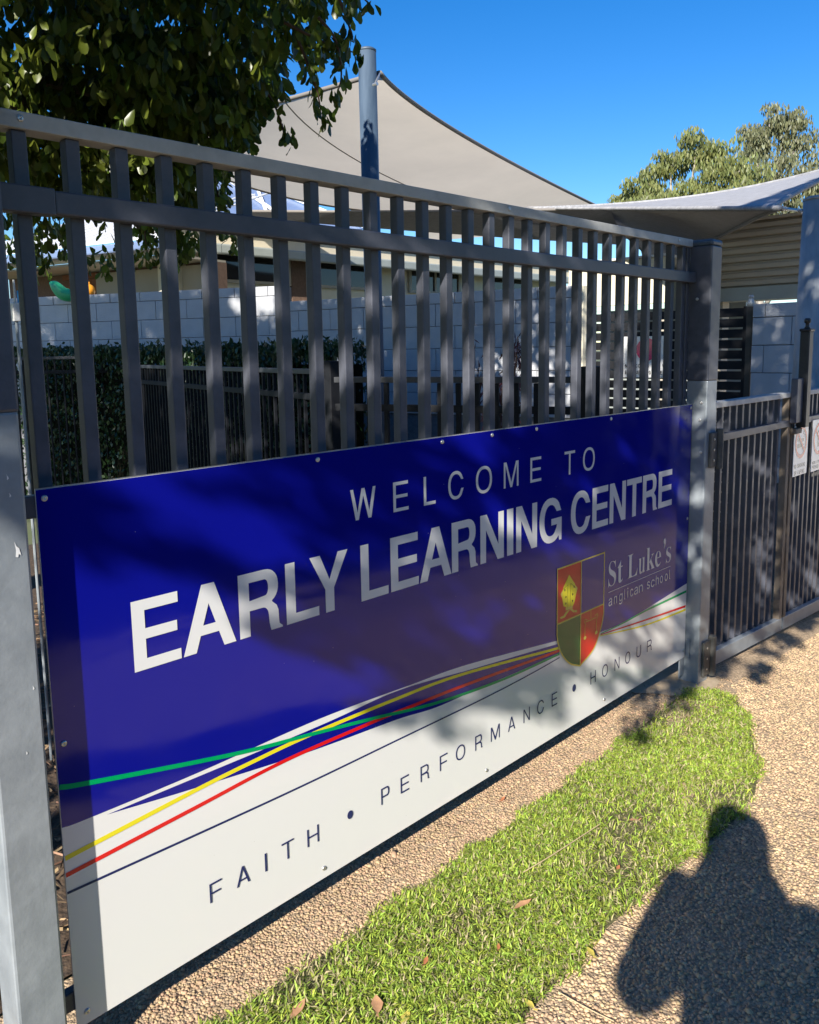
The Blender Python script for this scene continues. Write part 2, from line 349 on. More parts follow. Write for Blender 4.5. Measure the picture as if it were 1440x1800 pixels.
def pebbles():
    ico = bmesh.new(); bmesh.ops.create_icosphere(ico, subdivisions=1, radius=1)
    TV = np.array([v.co[:] for v in ico.verts]); TF = np.array([[v.index for v in f.verts] for f in ico.faces]); ico.free()
    def field(x0, x1, y0, y1, pitch):
        nx = int((x1-x0)/pitch); nyy = int((y1-y0)/pitch)
        gx, gy = np.meshgrid(np.arange(nx), np.arange(nyy), indexing='ij')
        x = x0+(gx+.5*(gy % 2))*pitch+NR.normal(0, pitch*.24, gx.shape); y = y0+gy*pitch+NR.normal(0, pitch*.24, gy.shape)
        return x.ravel(), y.ravel()
    xs1, ys1 = field(.05, 3.2, -.16, .13, .0088); xs2, ys2 = field(.75, 4.6, -1.75, -.16, .0104)
    x = np.concatenate([xs1, xs2]); y = np.concatenate([ys1, ys2])
    # only what the visitor's side of the fence shows, with a little margin
    wx, wy = wobble(x, y, .012); keep = ~inside(wx, wy, GRASS)
    keep &= (y > -.16) | (y > -.80-1.15*(x-.78))
    keep &= NR.random(len(x)) > .10+.25*(np.sin(x*23+np.sin(y*31))*np.sin(y*19+2) > .6)
    keep &= NR.random(len(x)) > .06
    keep &= ~((x > 2.55) & (x < 3.2) & (y > -.16-.10*np.sin(x*9)) & (NR.random(len(x)) < .75))
    x, y = x[keep], y[keep]; n = len(x)
    q0 = np.exp(NR.normal(-.06, .30, n)); s = np.stack([.0052*q0*NR.uniform(.9, 1.35, n), .0044*q0*NR.uniform(.8, 1.15, n), .0030*q0*NR.uniform(.75, 1.1, n)], 1)
    small = (y > -.17); s[small] *= .9
    rot = rotmats(n, (0, .0)); c = NR.uniform(0, 2*pi, n)
    rot = np.zeros((n, 3, 3)); rot[:, 0, 0] = np.cos(c); rot[:, 0, 1] = -np.sin(c); rot[:, 1, 0] = np.sin(c); rot[:, 1, 1] = np.cos(c); rot[:, 2, 2] = 1
    tl = NR.normal(0, .18, n); rot[:, 2, 0] = tl
    pos = np.stack([x, y, gzv(x)+s[:, 2]*NR.uniform(-.25, .35, n)+.0006], 1)
    for mk, nm, m, lab in ((~small, 'exposed_pebbles', 'pebble', 'rounded tan pebbles exposed in the footpath surface'), (small, 'brown_pebbles', 'pebble_brown', 'small reddish brown pebbles in the concrete strip under the sign')):
        V, F = scatter(TV, TF, pos[mk], rot[mk], s[mk])
        tag(link(nm, np_mesh(nm, V, F, M[m], True)), lab, 'pebbles', kind='stuff')
pebbles()
# pale sandy apron round the right post
b = MB(); pts = []
for k in range(22):
    a = 2*pi*k/22; r = 1+.12*sin(3*a)+.08*sin(5*a+1); x = 2.98+.30*cos(a)*r; y = .03+.155*sin(a)*r; pts.append((x, y, gz(x)+.0042))
b.poly(pts); tag(b.build('concrete_apron', M['apron']), 'pale sandy concrete patch round the foot of the right post', kind='structure')

# ------------------------------------------------------------------ grass strip
def grass():
    b = MB(); b.poly([(x, y, gz(x)+.0045) for x, y in GRASS]); bm = b.mesh('lawn_soil'); tag(link('lawn_soil', bm, M['soil']), 'thatchy soil under the grass strip', kind='structure')
    n = 135000; x = NR.uniform(.1, 3.05, n); y = NR.uniform(-.72, -.06, n)
    wx, wy = wobble(x, y, .014, 11); wx += NR.normal(0, .013, n); wy += NR.normal(0, .011, n)
    k = inside(wx, wy, GRASS); x, y = x[k], y[k]; n = len(x)
    edge = np.array([noise.noise((a*2.6, b_*3.1, 4.)) for a, b_ in zip(x, y)])
    thin = NR.random(n) < np.clip(.30+edge*1.2, .04, .85); x, y, edge = x[~thin], y[~thin], edge[~thin]; n = len(x)
    L = NR.uniform(.012, .031, n)*(1+.3*edge); W = NR.uniform(.0011, .0024, n); yaw = NR.uniform(0, 2*pi, n)+.5*np.sin(x*7); lean = NR.uniform(.6, 1.52, n)
    side = np.stack([-np.sin(yaw), np.cos(yaw), np.zeros(n)], 1); dr = np.stack([np.cos(yaw), np.sin(yaw), np.zeros(n)], 1)
    base = np.stack([x, y, gzv(x)+.004], 1)
    def pt(t, a): return base+dr*(L*t*np.sin(a))[:, None]+np.array([0, 0, 1])*(L*t*np.cos(a))[:, None]
    m1 = pt(.5, lean*.6); tip = pt(1, lean)
    twist = NR.normal(0, .35, n)[:, None]*np.array([[0, 0, 1.]])
    s1 = side+twist
    V = np.stack([base-side*W[:, None]*.8, base+side*W[:, None]*.8, m1+s1*W[:, None], m1-s1*W[:, None], tip], 1)
    dry = NR.random(n) < (  .20+.34*np.clip(edge, 0, 1))
    for nm, mk, lab in (('grass_blades', ~dry, 'short bright green grass blades of the verge strip'), ('dry_grass_blades', dry, 'straw-coloured dry blades mixed through the verge grass')):
        VV = V[mk].reshape(-1, 3); c = mk.sum(); T = np.array([(0, 1, 2), (0, 2, 3), (3, 2, 4)])
        FF = (T[None]+(np.arange(c)*5)[:, None, None]).reshape(-1, 3)
        tag(link(nm, np_mesh(nm, VV, FF, M['grass'] if nm == 'grass_blades' else M['grass_dry'])), lab, 'grass', kind='stuff')
grass()

# ------------------------------------------------------------------ the metal fence
fence = empty('metal_fence', (1.5, .05, 0), 'tall dark grey metal picket fence carrying the blue welcome sign', 'fence')
pk = MB(); pk.box(-.015, .015, -.015, .015, .10, 2.032); pm = pk.mesh('picket', .003); pm.materials.append(M['paint'])
for k in range(28):
    share('picket', pm, fence, (.036+.1075*k, .0475, 0))
share('picket', pm, fence, (2.984, .0475, 0))
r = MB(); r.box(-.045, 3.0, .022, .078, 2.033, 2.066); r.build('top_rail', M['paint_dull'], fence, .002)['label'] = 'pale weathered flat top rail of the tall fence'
MB().box(.085, 3.0, .0, .031, 1.872, 1.919).build('middle_rail', M['paint'], fence, .004)
MB().box(-.03, .084, -.004, .0315, 1.869, 1.922).build('rail_sleeve', M['paint'], fence, .003)
MB().box(-.04, 3.0, .004, .031, 1.262, 1.308).build('sign_rail', M['paint'], fence, .003)
MB().box(-.04, 3.0, .006, .031, .145, .19).build('bottom_rail', M['paint'], fence, .003)
def post(x0, x1, y0, y1, zs, zt, cap=True):
    MB().box(x0, x1, y0, y1, -.05, zs).build('post', M['galv'], fence, .006)['label'] = 'bare galvanised lower part of the square fence post'
    MB().box(x0-.0015, x1+.0015, y0-.0015, y1+.0015, zs-.001, zt).build('painted_post_sleeve', M['paint'], fence, .006)['label'] = 'dark painted upper part of the square fence post'
    if cap:
        c = MB().box(x0-.004, x1+.004, y0-.004, y1+.004, zt+.0005, zt+.028).build('post_cap', M['pole'], fence, .012)
post(-.134, -.036, -.045, .055, 1.485, 2.10)
post(3.002, 3.106, -.067, .035, 1.43, 2.035)
# chipped paint and scrapes on the left post
for i, (x, z, k) in enumerate(((-.062, 1.215, 1.), (-.068, 1.36, .35), (-.066, 1.325, .3), (-.052, .93, .3), (-.075, .80, .25), (-.058, 1.56, .3))):
    b = MB(); b.poly([(x+k*.010*a, -.0462, z+k*.016*c) for a, c in ((-.3, 1.1), (.05, .5), (.5, .2), (.8, -.7), (.35, -.5), (.2, -.9), (-.25, -.8), (-.1, 0))]); b.build('paint_scrape', M['white'], fence)
# flanges and lugs at the foot and edge of the right post
MB().box(2.955, 3.0015, .004, .012, .01, .13).build('foot_gusset', M['galv'], fence, .001)
MB().box(2.994, 3.0015, -.022, -.002, .095, .19).build('sign_lug', M['galv'], fence, .002)
sc_ = MB().lathe((0, 0, 0), [(.0068, 0), (.0068, -.0015), (.005, -.0032), (.0018, -.0036), (.0016, -.0025)], 14, 'y').mesh('screw', 0, True); sc_.materials.append(M['steel'])
for x, z, y in ((.036, 2.052, .0218), (1.62, 2.052, .0218), (2.86, 2.052, .0218)): share('screw', sc_, fence, (x, y, z))
for z, y in ((1.80, -.0), (1.33, -.035), (1.25, -.03), (1.10, -.04)):
    o = share('screw', sc_, fence, (3.0, y-.005, z), (0, 0, -pi/2))

# ------------------------------------------------------------------ the sign
sign = empty('welcome_sign', (1.5, 0, .70), 'big glossy blue and white WELCOME TO EARLY LEARNING CENTRE sign on the tall fence', 'sign')
W0, Z0, Z1 = 2.994, .101, 1.321
MB().box(.0, W0, -.0, .0036, Z0, Z1).build('sign_board', P['white'], sign, 0)['label'] = 'white composite board with thin bright cut edges'
MB().box(.0, W0, .0005, .0031, Z1+.0002, Z1+.0022).build('board_edge', M['steel'], sign)
def flat(name, contours, y, m, parent=sign):
    """flat print: outlines in (x, z) filled, holes respected, at depth y"""
    cu = bpy.data.curves.new(name, 'CURVE'); cu.dimensions = '2D'; cu.fill_mode = 'BOTH'
    for s in contours:
        sp = cu.splines.new('POLY'); sp.points.add(len(s)-1); sp.use_cyclic_u = True
        for i, p in enumerate(s): sp.points[i].co = (p[0], p[1], 0, 1)
    t = bpy.data.objects.new(name, cu); COL.objects.link(t)
    me = bpy.data.meshes.new_from_object(t.evaluated_get(bpy.context.evaluated_depsgraph_get()))
    bpy.data.objects.remove(t); bpy.data.curves.remove(cu)
    n = len(me.vertices); a = np.empty(n*3, np.float32); me.vertices.foreach_get('co', a); a = a.reshape(-1, 3)
    b = np.stack([a[:, 0], np.full(n, y, np.float32), a[:, 1]], 1); me.vertices.foreach_set('co', b.ravel()); me.materials.clear(); me.update()
    me.name = name
    return link(name, me, m, parent)
def cr(pts, n=9):
    """Catmull-Rom through points"""
    P_ = [2*np.array(pts[0])-np.array(pts[1])]+[np.array(p, float) for p in pts]+[2*np.array(pts[-1])-np.array(pts[-2])]; out = []
    for i in range(1, len(P_)-2):
        p0, p1, p2, p3 = P_[i-1:i+3]
        for k in range(n):
            t = k/n; out.append(.5*((2*p1)+(-p0+p2)*t+(2*p0-5*p1+4*p2-p3)*t*t+(-p0+3*p1-3*p2+p3)*t**3))
    out.append(P_[-2]); return [tuple(float(c) for c in q_) for q_ in out]
def ribbon(pts, w0, w1=None, smooth=True):
    c = cr(pts) if smooth else pts; w1 = w1 or w0; L = []; Rr = []; n = len(c)
    for i, p in enumerate(c):
        a = c[max(i-1, 0)]; b_ = c[min(i+1, n-1)]; d = (b_[0]-a[0], b_[1]-a[1]); l = hypot(*d) or 1
        w_ = (w0+(w1-w0)*i/(n-1))/2; L.append((p[0]-d[1]/l*w_, p[1]+d[0]/l*w_)); Rr.append((p[0]+d[1]/l*w_, p[1]-d[0]/l*w_))
    return [(max(x, .0005), z) for x, z in L+Rr[::-1]]
ST = {'white_top': [[0.001, 0.584], [0.053, 0.58], [0.339, 0.576], [0.717, 0.58], [1.084, 0.563], [1.36, 0.547], [1.895, 0.484]], 'white_bot': [[0.101, 0.57], [0.716, 0.56], [1.031, 0.562], [1.385, 0.524], [1.895, 0.47]], 'blue_low': [[0.101, 0.57], [0.316, 0.541], [0.603, 0.506], [0.774, 0.49], [1.029, 0.471], [1.206, 0.45], [1.446, 0.444], [1.712, 0.434], [1.909, 0.43]], 'navy': [[0.0, 0.431], [0.591, 0.411], [1.027, 0.405], [1.46, 0.4], [1.732, 0.404], [1.911, 0.412]], 'red': [[0.001, 0.473], [0.317, 0.49], [0.595, 0.505], [0.94, 0.499], [1.103, 0.492], [1.361, 0.479], [1.91, 0.44]], 'yellow': [[0.002, 0.512], [0.319, 0.534], [0.488, 0.542], [0.679, 0.546], [1.006, 0.539], [1.327, 0.522], [1.903, 0.452]], 'green': [[0.001, 0.677], [0.056, 0.663], [0.323, 0.607], [0.504, 0.573], [0.711, 0.543], [0.931, 0.509], [1.206, 0.465], [1.555, 0.435], [1.91, 0.427]], 'r_bound': [[2.21, 0.434], [2.368, 0.427], [2.64, 0.441], [2.991, 0.467]], 'r_green': [[2.21, 0.427], [2.387, 0.425], [2.596, 0.431], [2.99, 0.429]], 'r_red': [[2.21, 0.423], [2.526, 0.394], [2.987, 0.356]], 'r_yellow': [[2.204, 0.419], [2.599, 0.364], [2.988, 0.339]]}
E1 = .0005
top = [(E1, Z1-.0006), (W0-E1, Z1-.0006)]
rb = cr(ST['r_bound']); rb[-1] = (W0-E1, rb[-1][1])
wt = cr(ST['white_top']); wt[0] = (E1, wt[0][1])
flat('blue_field', [[(E1, Z1-.0006)]+[(W0-E1, Z1-.0006)]+rb[::-1]+[(2.20, .45), (1.9, .45)]+wt[::-1]], -.0004, P['blue'])
flat('blue_wedge', [cr(ST['white_bot'])+cr(ST['blue_low'])[::-1]], -.0004, P['blue'])
o_ = -.0007
flat('navy_stripe', [ribbon(ST['navy'], .0062, .0045)], o_, P['navy'])
flat('yellow_stripe', [ribbon(ST['yellow'], .0115, .010)], o_-.0002, P['yellow'])
flat('red_stripe', [ribbon(ST['red'], .0105, .0105)], o_-.0004, P['red'])
flat('green_stripe', [ribbon(ST['green'], .0115, .009)], o_-.0006, P['green'])
flat('green_stripe', [ribbon(ST['r_green'], .004, .0115)], o_-.0002, P['green'])
flat('red_stripe', [ribbon(ST['r_red'], .004, .011)], o_-.0003, P['red'])
flat('yellow_stripe', [ribbon(ST['r_yellow'], .004, .0105)], o_-.0004, P['yellow'])
# lettering -------------------------------------------------------
def arc(cx,cy,rx,ry,a0,a1,n=10):
    """super-ellipse style arc, degrees"""
    o=[]
    for i in range(n+1):
        a=radians(a0+(a1-a0)*i/n);c,s=cos(a),sin(a)
        e=.9
        o.append((cx+rx*copysign(abs(c)**e,c),cy+ry*copysign(abs(s)**e,s)))
    return o
def cap(ch,w,s,t):
    """outline contours of a grotesque capital in a box w x 1; s = stem width, t = bar thickness"""
    h=1.0
    if ch=='I': return [[(0,0),(w,0),(w,h),(0,h)]]
    if ch=='L': return [[(0,0),(w,0),(w,t),(s,t),(s,h),(0,h)]]
    if ch=='E': return [[(0,0),(w,0),(w,t),(s,t),(s,.5-t*.42),(w*.94,.5-t*.42),(w*.94,.5+t*.55),(s,.5+t*.55),(s,h-t),(w*.98,h-t),(w*.98,h),(0,h)]]
    if ch=='F': return [[(0,0),(s,0),(s,.46-t*.4),(w*.9,.46-t*.4),(w*.9,.46+t*.6),(s,.46+t*.6),(s,h-t),(w,h-t),(w,h),(0,h)]]
    if ch=='T': return [[(w/2-s/2,0),(w/2+s/2,0),(w/2+s/2,h-t),(w,h-t),(w,h),(0,h),(0,h-t),(w/2-s/2,h-t)]]
    if ch=='H': return [[(0,0),(s,0),(s,.5-t/2),(w-s,.5-t/2),(w-s,0),(w,0),(w,h),(w-s,h),(w-s,.5+t/2),(s,.5+t/2),(s,h),(0,h)]]
    if ch=='N':
        d=s*1.08;k=1/(w-d)
        return [[(0,0),(s*.95,0),(s*.95,1-s*.95*k),(w-d,0),(w,0),(w,h),(w-s*.95,h),(w-s*.95,s*.95*k),(d,h),(0,h)]]
    if ch=='M':
        m=w/2;d=s*.62
        return [[(0,0),(s*.9,0),(s*.9,h*.86),(m-d*.75,0),(m+d*.75,0),(w-s*.9,h*.86),(w-s*.9,0),(w,0),(w,h),(w-s*1.35,h),(m,h*.2),(s*1.35,h),(0,h)]]
    if ch=='W':
        q=w/4;d=s*.52
        return [[(0,h),(q-d,0),(q+d,0),(w/2,h*.76),(w-q-d,0),(w-q+d,0),(w,h),(w-s,h),(w-q-.02,h*.24),(w/2+d,h),(w/2-d,h),(q+.02,h*.24),(s,h)]]
    if ch=='A':
        m=w/2;d=s*.56;y0=.24;y1=y0+t*.95
        fx=lambda y:(m-d)*y           # outer left edge x at height y
        ins=s*1.12
        def il(y): return fx(y)+ins*(1-.06*y)
        top=.985-s*.72
        return [[(0,0),(ins*.98,0),(il(y0),y0),(w-il(y0),y0),(w-ins*.98,0),(w,0),(m+d,h),(m-d,h)],
                [(il(y1),y1),(m,min(.88,y1+(m-il(y1))/((m-d))*1.0)),(w-il(y1),y1)]]
    if ch=='Y':
        m=w/2;d=s*.5
        return [[(m-d,0),(m+d,0),(m+d,.4),(w,h),(w-s*1.15,h),(m,.56),(s*1.15,h),(0,h),(m-d,.4)]]
    if ch=='V':
        m=w/2;d=s*.55
        return [[(0,h),(m-d,0),(m+d,0),(w,h),(w-s,h),(m,.18),(s,h)]]
    if ch=='K':
        return [[(0,0),(s,0),(s,.3),(w*.35+s*.2,.5),(w-s*1.2,0),(w,0),(w*.42+s*.6,.62),(w*.97,h),(w*.97-s*1.2,h),(s,.46),(s,h),(0,h)]]
    if ch=='O': return [arc(w/2,.5,w/2,.515,0,360,28)[:-1], arc(w/2,.5,w/2-s,.515-t*1.02,0,360,28)[:-1]]
    if ch=='C':
        a=38
        o=arc(w/2,.5,w/2,.515,a-6,360-a+6,26);i=arc(w/2,.5,w/2-s,.515-t*1.02,360-a-4,a+4,26)
        o[0]=(w*.985,.5+.19);o[-1]=(w,.5-.14)
        i[0]=(w-s*1.02,.5-.14);i[-1]=(w-s*1.04,.5+.19)
        return [o+i]
    if ch=='G':
        o=arc(w/2,.5,w/2,.515,32,300,22);i=arc(w/2,.5,w/2-s,.515-t*1.02,318,42,22)
        o[0]=(w*.975,.5+.185);i[-1]=(w-s*1.04,.5+.185)
        bar=[(w-s*.62,.115),(w-s*.5,0),(w,0),(w,.53),(w*.53,.53),(w*.53,.53-t*.95),(w-s*.98,.53-t*.95),(w-s*1.05,.33)]
        return [o+bar+i]
    if ch=='U':
        r=.36
        o=[(0,h)]+arc(w/2,r-.015,w/2,r,180,360,16)+[(w,h),(w-s,h)]+arc(w/2,r-.015,w/2-s,r-t*1.02,360,180,16)+[(s,h)]
        return [o]
    if ch in 'PRBD':
        if ch=='P':
            o=[(0,0),(s,0),(s,.40)]+arc(w-.3*w,.40+.3,.3*w,.3,-90,90,14)[0:]+[(0,h)]
            i=[(s,.40+t),]+arc(w-.3*w-s*.1,.70,.3*w-s*.9,.3-t,-90,90,12)+[(s,h-t)]
            return [o,i]
        if ch=='R':
            # grotesque R with a near-vertical curved leg
            bx=w*.92;ry=.275
            bowl=arc(bx-.32*w,h-ry,.32*w,ry,-62,90,12)
            leg_o=[(s,0),(s,.40),(bx-.36*w-s*.1,.40)]+arc(bx-.36*w-s*.1,.40-.16,bx-s*1.02-(bx-.36*w-s*.1),.16,84,8,6)+[(bx-s*.98,.13),(bx-s*.9,.05),(bx-s*.82,0)]
            leg_r=[(w,0),(w,.025),(bx+.005*w,.075),(bx-.005*w,.16),(bx-.01*w,.30),(bx-.05*w,.385),(bx-.15*w,.455)]
            o=[(0,0)]+leg_o+leg_r+bowl+[(0,h)]
            i=[(s,.40+t*1.02)]+arc(bx-.32*w-s*.02,h-.285,.32*w-s*.98,.285-t,-90,90,10)+[(s,h-t)]
            i[1:]=[(x,max(y,.40+t*1.02)) for x,y in i[1:]]
            return [o,i]
        if ch=='D':
            return [[(0,0)]+arc(w*.5,.5,w*.5,.5,-90,90,16)+[(0,h)],[(s,t)]+arc(w*.5,.5,w*.5-s,.5-t,-90,90,16)+[(s,h-t)]]
        if ch=='B':
            o=[(0,0)]+arc(w*.68,.265,w*.32,.265,-90,80,9)+arc(w*.64,.76,w*.3,.24,-80,90,9)+[(0,h)]
            i1=[(s,t)]+arc(w*.66,.265,w*.34-s,.265-t,-90,90,8)+[(s,.53-t)]
            i2=[(s,.53)]+arc(w*.62,.765,w*.32-s,.235-t,-90,90,8)+[(s,h-t)]
            return [o,i1,i2]
    if ch=='S':
        cx=w/2
        ctr=[(w-s/2,.74)]+arc(cx,.735,cx-s/2,.28-t/2+.0,20,180,9)+[(cx*.55,.56),(cx*1.3,.47)]+arc(cx,.262,cx-s/2,.275-t/2,60,-160,12)
        L=[];Rr=[]
        for k,(x,y) in enumerate(ctr):
            a=ctr[max(k-1,0)];b=ctr[min(k+1,len(ctr)-1)]
            dx,dy=b[0]-a[0],b[1]-a[1];l=hypot(dx,dy)or 1
            L.append((x-dy/l*s/2,y+dx/l*t/2));Rr.append((x+dy/l*s/2,y-dx/l*t/2))
        return [L+Rr[::-1]]
    if ch=='.': return [arc(w/2,.5,w/2,w/2,0,360,20)[:-1]]
    return []

def word(name, letters, zb, zt, s, t, m, y, slope=0.0, joined=False):
    h = zt-zb; cs = []; outs = []
    for ch, x0, x1 in letters:
        cs = []
        wd = (x1-x0)/h; z0 = zb+slope*(x0-.35)
        if ch == '.':
            r_ = (x1-x0)/2; cs.append([(x0+r_+r_*cos(a*pi/12), z0+h*.5+r_*1.15*sin(a*pi/12)) for a in range(24)]); outs.append((ch, cs)); continue
        for c in cap(ch, wd, s, t): cs.append([(x0+px*h, z0+pz*h) for px, pz in c])
        outs.append((ch, cs))
    if joined:
        o = flat(name, [c for _, cc in outs for c in cc], y, m); o['kind'] = 'stuff'; return o
    for ch, cc in outs:
        o = flat('letter' if ch != '.' else 'dot', cc, y, m)
        if name: o['label'] = name
    return o
LY = -.0018
word('heavy pale capital of the EARLY LEARNING CENTRE line', [['E', 0.1878, 0.3071], ['A', 0.3127, 0.4607], ['R', 0.4726, 0.6058], ['L', 0.6195, 0.7307], ['Y', 0.7016, 0.8389], ['L', 0.8878, 0.9977], ['E', 1.008, 1.1287], ['A', 1.1339, 1.2821], ['R', 1.2849, 1.4162], ['N', 1.4303, 1.5583], ['I', 1.5768, 1.6129], ['N', 1.6295, 1.7557], ['G', 1.7706, 1.9145], ['C', 1.9776, 2.1167], ['E', 2.131, 2.2515], ['N', 2.2635, 2.3925], ['T', 2.4015, 2.527], ['R', 2.5371, 2.6703], ['E', 2.6798, 2.8092]], .8765, 1.041, .192, .155, P['silver'], LY)
word('thin pale capital of the WELCOME TO line', [['W', 0.8548, 0.9531], ['E', 1.0244, 1.0888], ['L', 1.1567, 1.2105], ['C', 1.2705, 1.3457], ['O', 1.4085, 1.4937], ['M', 1.5585, 1.643], ['E', 1.7129, 1.7804], ['T', 1.9302, 2.0011], ['O', 2.0582, 2.1435]], 1.1165, 1.2055, .125, .112, P['silver'], LY)
word('thin navy capital of the FAITH PERFORMANCE HONOUR motto', [['F', 0.3479, 0.3836], ['A', 0.4275, 0.4688], ['I', 0.5172, 0.5237], ['T', 0.5733, 0.6145], ['H', 0.6614, 0.7029], ['.', 0.811, 0.8333], ['P', 0.9483, 0.9833], ['E', 1.0326, 1.0703], ['R', 1.1232, 1.1645], ['F', 1.2154, 1.2534], ['O', 1.296, 1.3438], ['R', 1.3973, 1.437], ['M', 1.4838, 1.5341], ['A', 1.5829, 1.6254], ['N', 1.6765, 1.7159], ['C', 1.7637, 1.8074], ['E', 1.8588, 1.8959], ['.', 2.0015, 2.0282], ['H', 2.1359, 2.1761], ['O', 2.2263, 2.2717], ['N', 2.3264, 2.3665], ['O', 2.4161, 2.4592], ['U', 2.5147, 2.554], ['R', 2.6095, 2.6545]], .221, .2725, .105, .095, P['navy'], LY, .0058)
